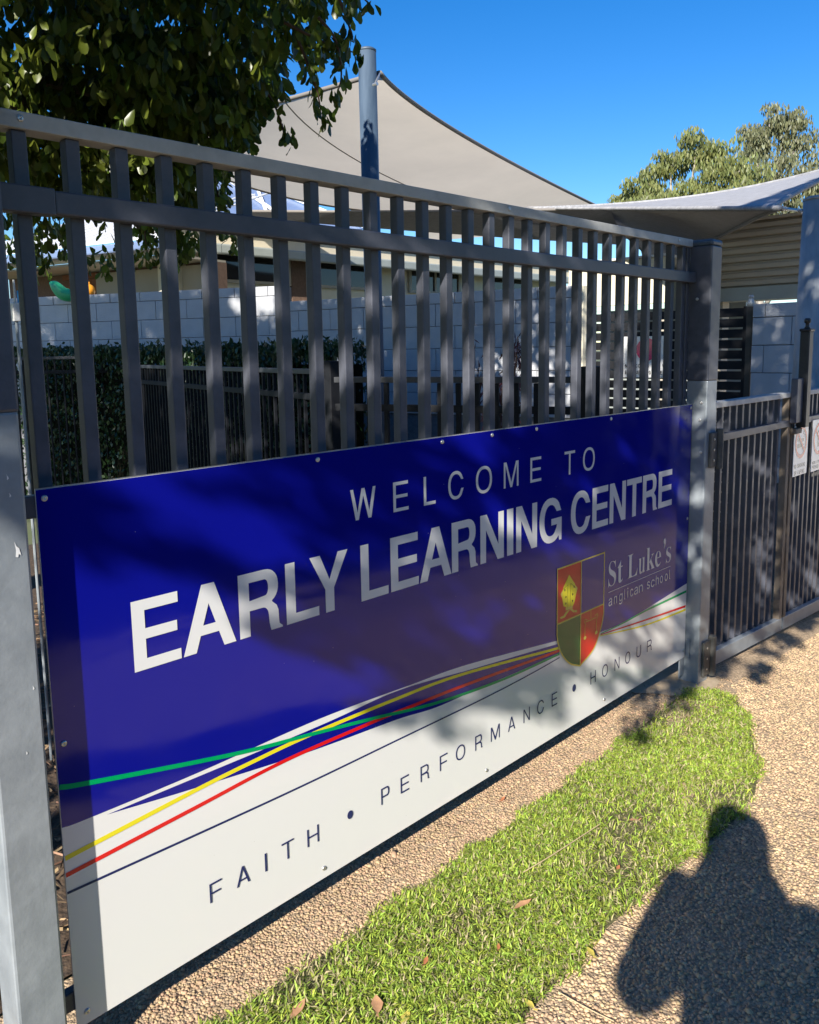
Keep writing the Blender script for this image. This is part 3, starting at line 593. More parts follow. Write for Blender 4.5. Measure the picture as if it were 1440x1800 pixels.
GL = {"serif":{"S":[[[0.049,-0.005],[0.049,0.152],[0.058,0.152],[0.066,0.122],[0.077,0.092],[0.091,0.066],[0.107,0.046],[0.126,0.029],[0.147,0.018],[0.171,0.011],[0.197,0.009],[0.216,0.01],[0.233,0.014],[0.248,0.022],[0.261,0.032],[0.271,0.044],[0.279,0.058],[0.283,0.073],[0.285,0.09],[0.281,0.112],[0.27,0.133],[0.252,0.15],[0.228,0.165],[0.165,0.196],[0.138,0.211],[0.115,0.225],[0.097,0.241],[0.082,0.256],[0.07,0.273],[0.062,0.291],[0.057,0.31],[0.056,0.332],[0.057,0.351],[0.06,0.369],[0.065,0.385],[0.072,0.4],[0.081,0.413],[0.092,0.425],[0.104,0.435],[0.118,0.444],[0.133,0.451],[0.149,0.456],[0.166,0.459],[0.185,0.46],[0.195,0.46],[0.205,0.459],[0.216,0.458],[0.228,0.455],[0.241,0.453],[0.253,0.45],[0.267,0.446],[0.28,0.442],[0.29,0.44],[0.292,0.439],[0.295,0.439],[0.297,0.439],[0.3,0.439],[0.31,0.44],[0.318,0.446],[0.323,0.454],[0.325,0.46],[0.333,0.46],[0.333,0.325],[0.327,0.325],[0.323,0.339],[0.316,0.357],[0.308,0.373],[0.298,0.388],[0.288,0.402],[0.277,0.414],[0.264,0.425],[0.251,0.434],[0.238,0.441],[0.223,0.446],[0.209,0.45],[0.194,0.451],[0.177,0.449],[0.161,0.446],[0.148,0.44],[0.136,0.431],[0.126,0.42],[0.119,0.408],[0.115,0.395],[0.114,0.38],[0.115,0.366],[0.118,0.354],[0.124,0.342],[0.133,0.332],[0.143,0.323],[0.155,0.314],[0.17,0.306],[0.186,0.297],[0.251,0.267],[0.27,0.258],[0.287,0.248],[0.301,0.238],[0.313,0.229],[0.324,0.218],[0.332,0.208],[0.339,0.197],[0.344,0.186],[0.348,0.174],[0.351,0.161],[0.353,0.148],[0.353,0.133],[0.352,0.113],[0.348,0.094],[0.342,0.077],[0.334,0.061],[0.323,0.046],[0.31,0.034],[0.295,0.023],[0.278,0.013],[0.259,0.006],[0.239,0.0],[0.216,-0.003],[0.192,-0.004],[0.184,-0.004],[0.176,-0.003],[0.168,-0.003],[0.159,-0.002],[0.151,-0.0],[0.143,0.001],[0.135,0.004],[0.128,0.006],[0.12,0.009],[0.112,0.012],[0.106,0.014],[0.1,0.015],[0.095,0.016],[0.091,0.017],[0.087,0.018],[0.085,0.018],[0.079,0.018],[0.073,0.017],[0.069,0.014],[0.065,0.011],[0.062,0.007],[0.059,0.003],[0.057,-0.003],[0.057,-0.005]]],"t":[[[0.123,-0.003],[0.106,-0.002],[0.091,0.001],[0.079,0.007],[0.07,0.014],[0.064,0.024],[0.059,0.037],[0.055,0.053],[0.054,0.071],[0.054,0.285],[0.026,0.285],[0.026,0.297],[0.044,0.314],[0.062,0.332],[0.078,0.349],[0.092,0.365],[0.106,0.38],[0.117,0.395],[0.126,0.408],[0.132,0.418],[0.138,0.418],[0.138,0.304],[0.202,0.304],[0.202,0.285],[0.138,0.285],[0.138,0.082],[0.139,0.072],[0.14,0.063],[0.141,0.055],[0.144,0.048],[0.148,0.042],[0.154,0.038],[0.16,0.035],[0.168,0.034],[0.181,0.037],[0.193,0.044],[0.203,0.056],[0.209,0.066],[0.214,0.063],[0.2,0.036],[0.179,0.014],[0.153,0.001]]],"L":[[[0.021,0.006],[0.021,0.012],[0.032,0.013],[0.046,0.016],[0.058,0.021],[0.067,0.027],[0.073,0.037],[0.077,0.049],[0.08,0.063],[0.081,0.08],[0.081,0.379],[0.08,0.395],[0.077,0.409],[0.073,0.42],[0.066,0.429],[0.058,0.436],[0.046,0.44],[0.032,0.443],[0.022,0.444],[0.022,0.449],[0.244,0.449],[0.244,0.444],[0.237,0.444],[0.225,0.443],[0.215,0.442],[0.206,0.44],[0.199,0.436],[0.192,0.432],[0.186,0.426],[0.182,0.419],[0.179,0.411],[0.177,0.402],[0.176,0.391],[0.176,0.379],[0.176,0.083],[0.176,0.071],[0.177,0.061],[0.178,0.053],[0.18,0.045],[0.182,0.039],[0.186,0.033],[0.191,0.028],[0.198,0.026],[0.205,0.024],[0.213,0.022],[0.223,0.022],[0.234,0.022],[0.257,0.022],[0.279,0.025],[0.299,0.029],[0.317,0.034],[0.333,0.041],[0.348,0.051],[0.362,0.062],[0.374,0.076],[0.386,0.091],[0.396,0.109],[0.406,0.13],[0.413,0.148],[0.42,0.148],[0.397,0.006]]],"u":[[[0.131,-0.004],[0.111,-0.002],[0.094,0.002],[0.08,0.01],[0.07,0.021],[0.062,0.035],[0.056,0.052],[0.053,0.073],[0.052,0.097],[0.052,0.248],[0.051,0.259],[0.05,0.269],[0.048,0.278],[0.044,0.286],[0.039,0.292],[0.032,0.296],[0.022,0.299],[0.017,0.3],[0.017,0.304],[0.136,0.304],[0.136,0.074],[0.136,0.065],[0.138,0.056],[0.142,0.049],[0.146,0.042],[0.152,0.037],[0.159,0.033],[0.168,0.03],[0.177,0.03],[0.193,0.032],[0.208,0.038],[0.221,0.048],[0.234,0.064],[0.234,0.248],[0.234,0.26],[0.232,0.271],[0.23,0.28],[0.226,0.287],[0.22,0.293],[0.211,0.297],[0.201,0.299],[0.195,0.3],[0.195,0.304],[0.318,0.304],[0.318,0.07],[0.318,0.059],[0.32,0.049],[0.322,0.041],[0.327,0.035],[0.333,0.03],[0.34,0.027],[0.349,0.025],[0.354,0.024],[0.354,0.018],[0.331,0.017],[0.299,0.013],[0.264,0.006],[0.234,-0.002],[0.232,0.051],[0.215,0.033],[0.205,0.024],[0.195,0.016],[0.183,0.009],[0.171,0.003],[0.158,-0.001],[0.145,-0.003]]],"k":[[[0.023,0.006],[0.023,0.011],[0.028,0.011],[0.037,0.014],[0.044,0.017],[0.05,0.022],[0.054,0.028],[0.056,0.036],[0.058,0.045],[0.058,0.056],[0.058,0.398],[0.058,0.409],[0.057,0.418],[0.055,0.426],[0.052,0.433],[0.047,0.438],[0.04,0.442],[0.031,0.444],[0.026,0.445],[0.027,0.449],[0.142,0.449],[0.143,0.156],[0.231,0.244],[0.239,0.252],[0.245,0.261],[0.249,0.269],[0.25,0.279],[0.247,0.288],[0.238,0.295],[0.225,0.298],[0.209,0.299],[0.212,0.299],[0.212,0.304],[0.339,0.304],[0.339,0.299],[0.325,0.296],[0.306,0.29],[0.287,0.279],[0.271,0.264],[0.214,0.21],[0.341,0.031],[0.348,0.022],[0.357,0.015],[0.366,0.011],[0.37,0.011],[0.37,0.006],[0.217,0.006],[0.217,0.01],[0.217,0.01],[0.228,0.011],[0.237,0.015],[0.243,0.022],[0.245,0.031],[0.245,0.037],[0.243,0.042],[0.24,0.047],[0.237,0.052],[0.164,0.156],[0.142,0.137],[0.142,0.056],[0.142,0.046],[0.143,0.037],[0.146,0.029],[0.149,0.023],[0.155,0.017],[0.162,0.014],[0.17,0.011],[0.174,0.011],[0.174,0.006]]],"e":[[[0.154,-0.004],[0.136,-0.003],[0.119,0.001],[0.103,0.007],[0.088,0.015],[0.074,0.026],[0.062,0.039],[0.052,0.054],[0.042,0.071],[0.035,0.09],[0.03,0.111],[0.027,0.133],[0.025,0.157],[0.027,0.179],[0.03,0.2],[0.035,0.22],[0.043,0.238],[0.053,0.254],[0.064,0.269],[0.076,0.282],[0.09,0.293],[0.106,0.301],[0.122,0.307],[0.139,0.311],[0.157,0.312],[0.183,0.31],[0.207,0.303],[0.227,0.292],[0.244,0.276],[0.258,0.256],[0.269,0.232],[0.275,0.205],[0.277,0.173],[0.277,0.172],[0.11,0.172],[0.117,0.11],[0.133,0.07],[0.161,0.045],[0.199,0.036],[0.22,0.039],[0.24,0.048],[0.258,0.063],[0.271,0.077],[0.277,0.072],[0.254,0.041],[0.224,0.016],[0.191,0.001]],[[0.11,0.186],[0.207,0.186],[0.207,0.215],[0.207,0.235],[0.205,0.252],[0.203,0.267],[0.199,0.28],[0.193,0.29],[0.184,0.297],[0.174,0.301],[0.161,0.303],[0.138,0.296],[0.122,0.276],[0.113,0.245],[0.11,0.204]]],"s":[[[0.151,-0.004],[0.138,-0.003],[0.123,-0.0],[0.107,0.005],[0.089,0.012],[0.085,0.013],[0.081,0.014],[0.077,0.015],[0.073,0.015],[0.064,0.013],[0.056,0.009],[0.05,0.002],[0.047,-0.003],[0.042,-0.003],[0.042,0.099],[0.049,0.099],[0.053,0.083],[0.061,0.065],[0.071,0.049],[0.082,0.035],[0.096,0.023],[0.11,0.015],[0.125,0.01],[0.14,0.009],[0.153,0.01],[0.164,0.012],[0.174,0.016],[0.183,0.022],[0.189,0.029],[0.194,0.038],[0.197,0.048],[0.198,0.059],[0.196,0.074],[0.188,0.088],[0.175,0.1],[0.159,0.11],[0.11,0.135],[0.094,0.144],[0.08,0.153],[0.068,0.163],[0.059,0.173],[0.052,0.184],[0.047,0.195],[0.044,0.207],[0.043,0.22],[0.045,0.239],[0.05,0.257],[0.058,0.273],[0.069,0.287],[0.083,0.298],[0.1,0.306],[0.119,0.311],[0.141,0.313],[0.146,0.313],[0.152,0.312],[0.158,0.311],[0.165,0.31],[0.172,0.308],[0.18,0.307],[0.188,0.304],[0.197,0.302],[0.205,0.3],[0.207,0.3],[0.209,0.299],[0.211,0.299],[0.213,0.299],[0.22,0.3],[0.227,0.304],[0.232,0.309],[0.234,0.313],[0.238,0.313],[0.238,0.228],[0.233,0.228],[0.228,0.241],[0.22,0.257],[0.211,0.27],[0.2,0.281],[0.189,0.29],[0.176,0.297],[0.163,0.301],[0.149,0.302],[0.138,0.301],[0.128,0.299],[0.12,0.296],[0.112,0.29],[0.106,0.284],[0.102,0.276],[0.1,0.268],[0.099,0.259],[0.099,0.25],[0.102,0.242],[0.106,0.235],[0.111,0.228],[0.117,0.222],[0.125,0.217],[0.134,0.211],[0.144,0.206],[0.189,0.184],[0.204,0.176],[0.217,0.167],[0.228,0.157],[0.237,0.148],[0.243,0.137],[0.247,0.125],[0.25,0.111],[0.251,0.095],[0.249,0.073],[0.244,0.054],[0.236,0.037],[0.224,0.022],[0.209,0.011],[0.192,0.003],[0.173,-0.002]]]},"low":{"a":[[[0.16,-0.009],[0.142,-0.008],[0.126,-0.005],[0.11,-0.001],[0.094,0.005],[0.08,0.012],[0.068,0.022],[0.057,0.032],[0.048,0.045],[0.04,0.058],[0.035,0.073],[0.031,0.09],[0.03,0.108],[0.031,0.123],[0.034,0.138],[0.038,0.15],[0.043,0.161],[0.05,0.171],[0.058,0.179],[0.067,0.187],[0.078,0.193],[0.089,0.199],[0.1,0.203],[0.112,0.207],[0.125,0.211],[0.138,0.213],[0.152,0.216],[0.165,0.218],[0.178,0.22],[0.194,0.222],[0.209,0.224],[0.222,0.225],[0.234,0.227],[0.244,0.228],[0.252,0.23],[0.259,0.232],[0.265,0.235],[0.27,0.238],[0.273,0.243],[0.275,0.248],[0.276,0.255],[0.276,0.257],[0.275,0.268],[0.273,0.279],[0.271,0.288],[0.267,0.297],[0.262,0.304],[0.256,0.311],[0.248,0.317],[0.24,0.322],[0.23,0.326],[0.22,0.329],[0.208,0.33],[0.196,0.331],[0.183,0.33],[0.171,0.329],[0.159,0.326],[0.149,0.322],[0.14,0.318],[0.132,0.313],[0.124,0.307],[0.118,0.301],[0.112,0.294],[0.107,0.288],[0.103,0.281],[0.1,0.274],[0.041,0.291],[0.048,0.308],[0.057,0.322],[0.067,0.335],[0.079,0.346],[0.091,0.355],[0.104,0.364],[0.118,0.37],[0.133,0.375],[0.148,0.379],[0.163,0.382],[0.179,0.384],[0.194,0.384],[0.204,0.384],[0.215,0.383],[0.227,0.382],[0.239,0.379],[0.251,0.376],[0.263,0.372],[0.275,0.367],[0.286,0.36],[0.296,0.353],[0.306,0.343],[0.315,0.333],[0.322,0.32],[0.329,0.306],[0.333,0.29],[0.336,0.272],[0.337,0.251],[0.337,0.0],[0.277,0.0],[0.277,0.052],[0.272,0.052],[0.269,0.045],[0.264,0.038],[0.258,0.032],[0.252,0.025],[0.244,0.018],[0.236,0.012],[0.226,0.006],[0.215,0.001],[0.203,-0.003],[0.19,-0.006],[0.176,-0.008]],[[0.17,0.045],[0.187,0.046],[0.202,0.049],[0.216,0.053],[0.228,0.059],[0.239,0.066],[0.248,0.074],[0.257,0.083],[0.263,0.093],[0.269,0.104],[0.272,0.115],[0.275,0.126],[0.276,0.138],[0.276,0.19],[0.273,0.188],[0.27,0.186],[0.265,0.184],[0.259,0.182],[0.253,0.18],[0.246,0.179],[0.239,0.177],[0.231,0.176],[0.223,0.175],[0.216,0.173],[0.208,0.172],[0.2,0.171],[0.175,0.168],[0.165,0.166],[0.154,0.164],[0.144,0.162],[0.134,0.159],[0.125,0.155],[0.117,0.15],[0.11,0.145],[0.103,0.139],[0.098,0.132],[0.095,0.124],[0.093,0.115],[0.092,0.105],[0.092,0.095],[0.094,0.087],[0.098,0.079],[0.102,0.072],[0.107,0.066],[0.114,0.061],[0.121,0.056],[0.13,0.052],[0.139,0.049],[0.149,0.047],[0.159,0.046]]],"n":[[[0.114,0.227],[0.114,0.0],[0.053,0.0],[0.053,0.379],[0.112,0.379],[0.112,0.287],[0.102,0.287],[0.112,0.312],[0.124,0.332],[0.137,0.349],[0.152,0.362],[0.169,0.372],[0.187,0.379],[0.207,0.383],[0.227,0.384],[0.246,0.383],[0.264,0.38],[0.28,0.376],[0.295,0.369],[0.309,0.36],[0.321,0.349],[0.332,0.336],[0.341,0.321],[0.348,0.304],[0.353,0.285],[0.356,0.264],[0.357,0.24],[0.357,0.0],[0.296,0.0],[0.296,0.235],[0.295,0.256],[0.29,0.275],[0.283,0.291],[0.273,0.304],[0.26,0.315],[0.246,0.323],[0.229,0.328],[0.21,0.329],[0.197,0.328],[0.184,0.326],[0.172,0.322],[0.161,0.317],[0.15,0.311],[0.141,0.303],[0.133,0.293],[0.126,0.283],[0.121,0.271],[0.117,0.257],[0.114,0.243]]],"g":[[[0.207,-0.151],[0.187,-0.15],[0.168,-0.148],[0.15,-0.144],[0.134,-0.14],[0.119,-0.134],[0.105,-0.127],[0.093,-0.119],[0.082,-0.11],[0.073,-0.101],[0.064,-0.091],[0.057,-0.08],[0.051,-0.069],[0.101,-0.041],[0.106,-0.047],[0.11,-0.053],[0.116,-0.059],[0.122,-0.066],[0.128,-0.072],[0.136,-0.078],[0.145,-0.083],[0.154,-0.088],[0.165,-0.092],[0.178,-0.095],[0.192,-0.097],[0.207,-0.097],[0.229,-0.096],[0.249,-0.092],[0.267,-0.085],[0.282,-0.075],[0.295,-0.062],[0.304,-0.047],[0.31,-0.028],[0.311,-0.006],[0.311,0.068],[0.306,0.068],[0.302,0.062],[0.298,0.056],[0.293,0.049],[0.287,0.041],[0.28,0.034],[0.272,0.028],[0.263,0.021],[0.252,0.016],[0.241,0.011],[0.227,0.008],[0.212,0.005],[0.195,0.005],[0.173,0.006],[0.152,0.01],[0.132,0.017],[0.113,0.027],[0.095,0.039],[0.08,0.053],[0.067,0.071],[0.055,0.09],[0.046,0.112],[0.039,0.136],[0.035,0.163],[0.034,0.191],[0.035,0.22],[0.039,0.246],[0.046,0.271],[0.055,0.293],[0.066,0.314],[0.08,0.332],[0.095,0.347],[0.112,0.361],[0.131,0.371],[0.152,0.378],[0.173,0.383],[0.196,0.384],[0.213,0.384],[0.228,0.382],[0.242,0.378],[0.253,0.373],[0.264,0.367],[0.273,0.36],[0.281,0.353],[0.288,0.346],[0.294,0.338],[0.299,0.331],[0.304,0.325],[0.308,0.319],[0.313,0.319],[0.313,0.379],[0.372,0.379],[0.372,-0.009],[0.371,-0.032],[0.367,-0.054],[0.36,-0.073],[0.35,-0.09],[0.338,-0.104],[0.324,-0.117],[0.308,-0.127],[0.291,-0.136],[0.271,-0.142],[0.251,-0.147],[0.229,-0.15]],[[0.205,0.059],[0.222,0.06],[0.237,0.063],[0.251,0.068],[0.264,0.075],[0.275,0.084],[0.285,0.095],[0.293,0.107],[0.3,0.121],[0.305,0.137],[0.309,0.154],[0.312,0.172],[0.312,0.193],[0.312,0.212],[0.309,0.231],[0.305,0.248],[0.3,0.264],[0.293,0.278],[0.285,0.291],[0.275,0.303],[0.264,0.312],[0.251,0.32],[0.237,0.325],[0.222,0.329],[0.205,0.33],[0.188,0.329],[0.172,0.325],[0.158,0.32],[0.145,0.312],[0.134,0.302],[0.124,0.29],[0.115,0.277],[0.109,0.262],[0.103,0.246],[0.099,0.229],[0.097,0.212],[0.096,0.193],[0.097,0.173],[0.099,0.155],[0.103,0.138],[0.109,0.123],[0.116,0.108],[0.124,0.096],[0.134,0.085],[0.145,0.076],[0.158,0.068],[0.172,0.063],[0.188,0.06]]],"l":[[[0.139,-0.002],[0.119,-0.001],[0.101,0.003],[0.086,0.01],[0.074,0.02],[0.065,0.033],[0.058,0.047],[0.054,0.065],[0.053,0.084],[0.053,0.509],[0.114,0.509],[0.114,0.099],[0.114,0.087],[0.115,0.077],[0.117,0.068],[0.12,0.062],[0.124,0.058],[0.13,0.054],[0.137,0.053],[0.146,0.052],[0.15,0.052],[0.154,0.052],[0.158,0.052],[0.16,0.053],[0.163,0.053],[0.165,0.053],[0.167,0.054],[0.17,0.054],[0.181,0.003],[0.176,0.002],[0.172,0.001],[0.167,-0.0],[0.162,-0.001],[0.156,-0.002],[0.151,-0.002],[0.145,-0.002]]],"i":[[[0.053,0.0],[0.053,0.379],[0.114,0.379],[0.114,0.0]],[[0.084,0.443],[0.075,0.444],[0.067,0.446],[0.06,0.449],[0.054,0.455],[0.048,0.461],[0.044,0.468],[0.042,0.475],[0.041,0.483],[0.042,0.491],[0.044,0.499],[0.048,0.506],[0.054,0.512],[0.06,0.517],[0.067,0.521],[0.075,0.523],[0.084,0.524],[0.092,0.523],[0.1,0.521],[0.107,0.517],[0.114,0.512],[0.119,0.506],[0.123,0.499],[0.126,0.491],[0.126,0.483],[0.126,0.475],[0.123,0.468],[0.119,0.461],[0.114,0.455],[0.107,0.449],[0.1,0.446],[0.092,0.444]]],"c":[[[0.207,-0.008],[0.182,-0.007],[0.159,-0.002],[0.137,0.006],[0.117,0.016],[0.098,0.03],[0.082,0.046],[0.068,0.064],[0.056,0.085],[0.046,0.108],[0.04,0.133],[0.036,0.159],[0.034,0.187],[0.036,0.216],[0.04,0.243],[0.046,0.268],[0.056,0.291],[0.068,0.312],[0.082,0.33],[0.098,0.346],[0.117,0.36],[0.137,0.371],[0.159,0.378],[0.182,0.383],[0.207,0.384],[0.221,0.384],[0.234,0.383],[0.247,0.38],[0.26,0.377],[0.272,0.373],[0.284,0.368],[0.295,0.362],[0.305,0.356],[0.315,0.349],[0.324,0.341],[0.332,0.332],[0.34,0.322],[0.347,0.312],[0.353,0.301],[0.358,0.289],[0.362,0.277],[0.303,0.262],[0.301,0.269],[0.298,0.276],[0.294,0.283],[0.29,0.289],[0.286,0.295],[0.281,0.301],[0.276,0.306],[0.27,0.311],[0.264,0.315],[0.257,0.319],[0.25,0.322],[0.242,0.325],[0.234,0.327],[0.226,0.329],[0.217,0.329],[0.207,0.33],[0.189,0.329],[0.173,0.325],[0.158,0.319],[0.145,0.31],[0.134,0.3],[0.124,0.287],[0.115,0.274],[0.108,0.258],[0.103,0.242],[0.099,0.224],[0.097,0.206],[0.096,0.187],[0.097,0.169],[0.099,0.151],[0.103,0.134],[0.108,0.117],[0.115,0.102],[0.124,0.089],[0.134,0.076],[0.145,0.066],[0.158,0.057],[0.173,0.051],[0.189,0.048],[0.207,0.046],[0.217,0.047],[0.226,0.048],[0.234,0.049],[0.243,0.052],[0.25,0.054],[0.258,0.058],[0.264,0.062],[0.271,0.066],[0.277,0.071],[0.282,0.076],[0.287,0.082],[0.292,0.089],[0.296,0.095],[0.299,0.102],[0.302,0.11],[0.304,0.117],[0.363,0.102],[0.359,0.09],[0.354,0.078],[0.348,0.067],[0.341,0.056],[0.334,0.046],[0.325,0.037],[0.316,0.029],[0.306,0.021],[0.296,0.015],[0.285,0.009],[0.273,0.004],[0.261,-0.001],[0.248,-0.004],[0.235,-0.006],[0.221,-0.008]]],"s":[[[0.182,-0.008],[0.163,-0.007],[0.145,-0.005],[0.128,-0.002],[0.112,0.003],[0.098,0.01],[0.084,0.018],[0.072,0.027],[0.062,0.038],[0.053,0.05],[0.045,0.063],[0.04,0.078],[0.036,0.094],[0.094,0.107],[0.099,0.092],[0.105,0.079],[0.114,0.069],[0.124,0.06],[0.136,0.054],[0.15,0.049],[0.165,0.046],[0.181,0.045],[0.2,0.046],[0.217,0.05],[0.232,0.055],[0.244,0.062],[0.255,0.071],[0.262,0.081],[0.267,0.091],[0.268,0.103],[0.267,0.112],[0.265,0.121],[0.26,0.129],[0.254,0.136],[0.246,0.142],[0.237,0.147],[0.225,0.151],[0.212,0.155],[0.149,0.17],[0.125,0.177],[0.104,0.186],[0.087,0.196],[0.072,0.208],[0.061,0.222],[0.053,0.237],[0.048,0.255],[0.047,0.274],[0.048,0.29],[0.051,0.305],[0.057,0.319],[0.065,0.332],[0.075,0.343],[0.087,0.354],[0.1,0.363],[0.115,0.37],[0.131,0.377],[0.149,0.381],[0.167,0.384],[0.187,0.384],[0.206,0.384],[0.223,0.381],[0.239,0.378],[0.254,0.372],[0.267,0.366],[0.279,0.358],[0.29,0.349],[0.299,0.339],[0.307,0.328],[0.314,0.316],[0.319,0.303],[0.324,0.29],[0.268,0.277],[0.264,0.288],[0.258,0.298],[0.251,0.307],[0.243,0.316],[0.232,0.323],[0.219,0.328],[0.205,0.331],[0.187,0.333],[0.171,0.332],[0.156,0.329],[0.143,0.324],[0.131,0.317],[0.121,0.308],[0.114,0.299],[0.11,0.289],[0.109,0.277],[0.11,0.267],[0.112,0.258],[0.117,0.25],[0.124,0.243],[0.133,0.237],[0.144,0.232],[0.157,0.227],[0.172,0.223],[0.229,0.209],[0.254,0.202],[0.275,0.194],[0.292,0.183],[0.306,0.171],[0.317,0.158],[0.325,0.142],[0.33,0.125],[0.331,0.107],[0.33,0.09],[0.326,0.075],[0.321,0.061],[0.312,0.047],[0.302,0.035],[0.29,0.024],[0.276,0.015],[0.26,0.006],[0.242,0.0],[0.223,-0.005],[0.203,-0.007]]],"h":[[[0.114,0.227],[0.114,0.0],[0.053,0.0],[0.053,0.509],[0.114,0.509],[0.114,0.287],[0.102,0.287],[0.112,0.312],[0.124,0.332],[0.137,0.349],[0.152,0.362],[0.169,0.372],[0.187,0.379],[0.207,0.383],[0.227,0.384],[0.246,0.383],[0.264,0.38],[0.28,0.376],[0.295,0.369],[0.309,0.36],[0.321,0.349],[0.332,0.336],[0.341,0.321],[0.348,0.304],[0.353,0.285],[0.356,0.264],[0.357,0.24],[0.357,0.0],[0.296,0.0],[0.296,0.235],[0.295,0.256],[0.29,0.275],[0.283,0.291],[0.273,0.304],[0.26,0.315],[0.246,0.323],[0.229,0.328],[0.21,0.329],[0.197,0.328],[0.184,0.326],[0.172,0.322],[0.161,0.317],[0.15,0.311],[0.141,0.303],[0.133,0.293],[0.126,0.283],[0.121,0.271],[0.117,0.257],[0.114,0.243]]],"o":[[[0.207,-0.008],[0.182,-0.007],[0.159,-0.002],[0.137,0.006],[0.117,0.016],[0.098,0.03],[0.082,0.046],[0.068,0.064],[0.056,0.085],[0.046,0.108],[0.04,0.133],[0.036,0.159],[0.034,0.187],[0.036,0.216],[0.04,0.243],[0.046,0.268],[0.056,0.291],[0.068,0.312],[0.082,0.33],[0.098,0.346],[0.117,0.36],[0.137,0.371],[0.159,0.378],[0.182,0.383],[0.207,0.384],[0.233,0.383],[0.256,0.378],[0.278,0.371],[0.299,0.36],[0.317,0.346],[0.333,0.33],[0.347,0.312],[0.359,0.291],[0.369,0.268],[0.376,0.243],[0.38,0.216],[0.381,0.187],[0.38,0.159],[0.376,0.133],[0.369,0.108],[0.359,0.085],[0.347,0.064],[0.333,0.046],[0.317,0.03],[0.299,0.016],[0.278,0.006],[0.256,-0.002],[0.233,-0.007]],[[0.207,0.046],[0.226,0.048],[0.242,0.051],[0.257,0.057],[0.27,0.066],[0.282,0.076],[0.292,0.089],[0.3,0.102],[0.307,0.117],[0.312,0.134],[0.316,0.151],[0.318,0.169],[0.319,0.187],[0.318,0.206],[0.316,0.224],[0.312,0.242],[0.307,0.258],[0.3,0.274],[0.292,0.287],[0.282,0.3],[0.27,0.31],[0.257,0.319],[0.242,0.325],[0.226,0.329],[0.207,0.33],[0.189,0.329],[0.173,0.325],[0.158,0.319],[0.145,0.31],[0.134,0.3],[0.124,0.287],[0.115,0.274],[0.108,0.258],[0.103,0.242],[0.099,0.224],[0.097,0.206],[0.096,0.187],[0.097,0.169],[0.099,0.151],[0.103,0.134],[0.108,0.117],[0.115,0.102],[0.124,0.089],[0.134,0.076],[0.145,0.066],[0.158,0.057],[0.173,0.051],[0.189,0.048]]]}}
def glyphs(name, items, zb, xh, ref, m, y, src, full=None):
    for ch, x0, x1 in items:
        cs = []
        g = GL[src][ch]; xs_ = [p[0] for s in g for p in s]; a, b_ = min(xs_), max(xs_); k = (x1-x0)/(b_-a); kz = xh/ref
        for s in g: cs.append([(x0+(p[0]-a)*k, zb+p[1]*kz) for p in s])
        o = flat('letter', cs, y, m); o['label'] = name
    return o
glyphs("pale serif letter of the St Luke's name", [['S', 2.2632, 2.3237], ['t', 2.3376, 2.3817], ['L', 2.4204, 2.5061], ['u', 2.5156, 2.5718], ['k', 2.5846, 2.6603], ['e', 2.6635, 2.7192], ['s', 2.7685, 2.8175]], .611, .103, .450, P['silver'], LY, 'serif')
flat('apostrophe', [[(2.741, .716), (2.745, .728), (2.757, .730), (2.763, .720), (2.762, .704), (2.750, .683), (2.745, .686), (2.752, .702), (2.747, .706)]], LY, P['silver'])
flat('name_rule', [[(2.264, .5868), (2.815, .5868), (2.815, .5893), (2.264, .5893)]], LY, P['silver'])
glyphs('small pale letter of the words anglican school', [['a', 2.2683, 2.2956], ['n', 2.3111, 2.3354], ['g', 2.353, 2.3813], ['l', 2.3956, 2.4027], ['i', 2.422, 2.4292], ['c', 2.4444, 2.472], ['a', 2.4812, 2.5123], ['n', 2.5217, 2.5565], ['s', 2.5931, 2.6211], ['c', 2.6308, 2.6639], ['h', 2.6758, 2.704], ['o', 2.7162, 2.7435], ['o', 2.7621, 2.7898], ['l', 2.8059, 2.8143]], .5275, .0335, .384, P['silver'], LY, 'low')
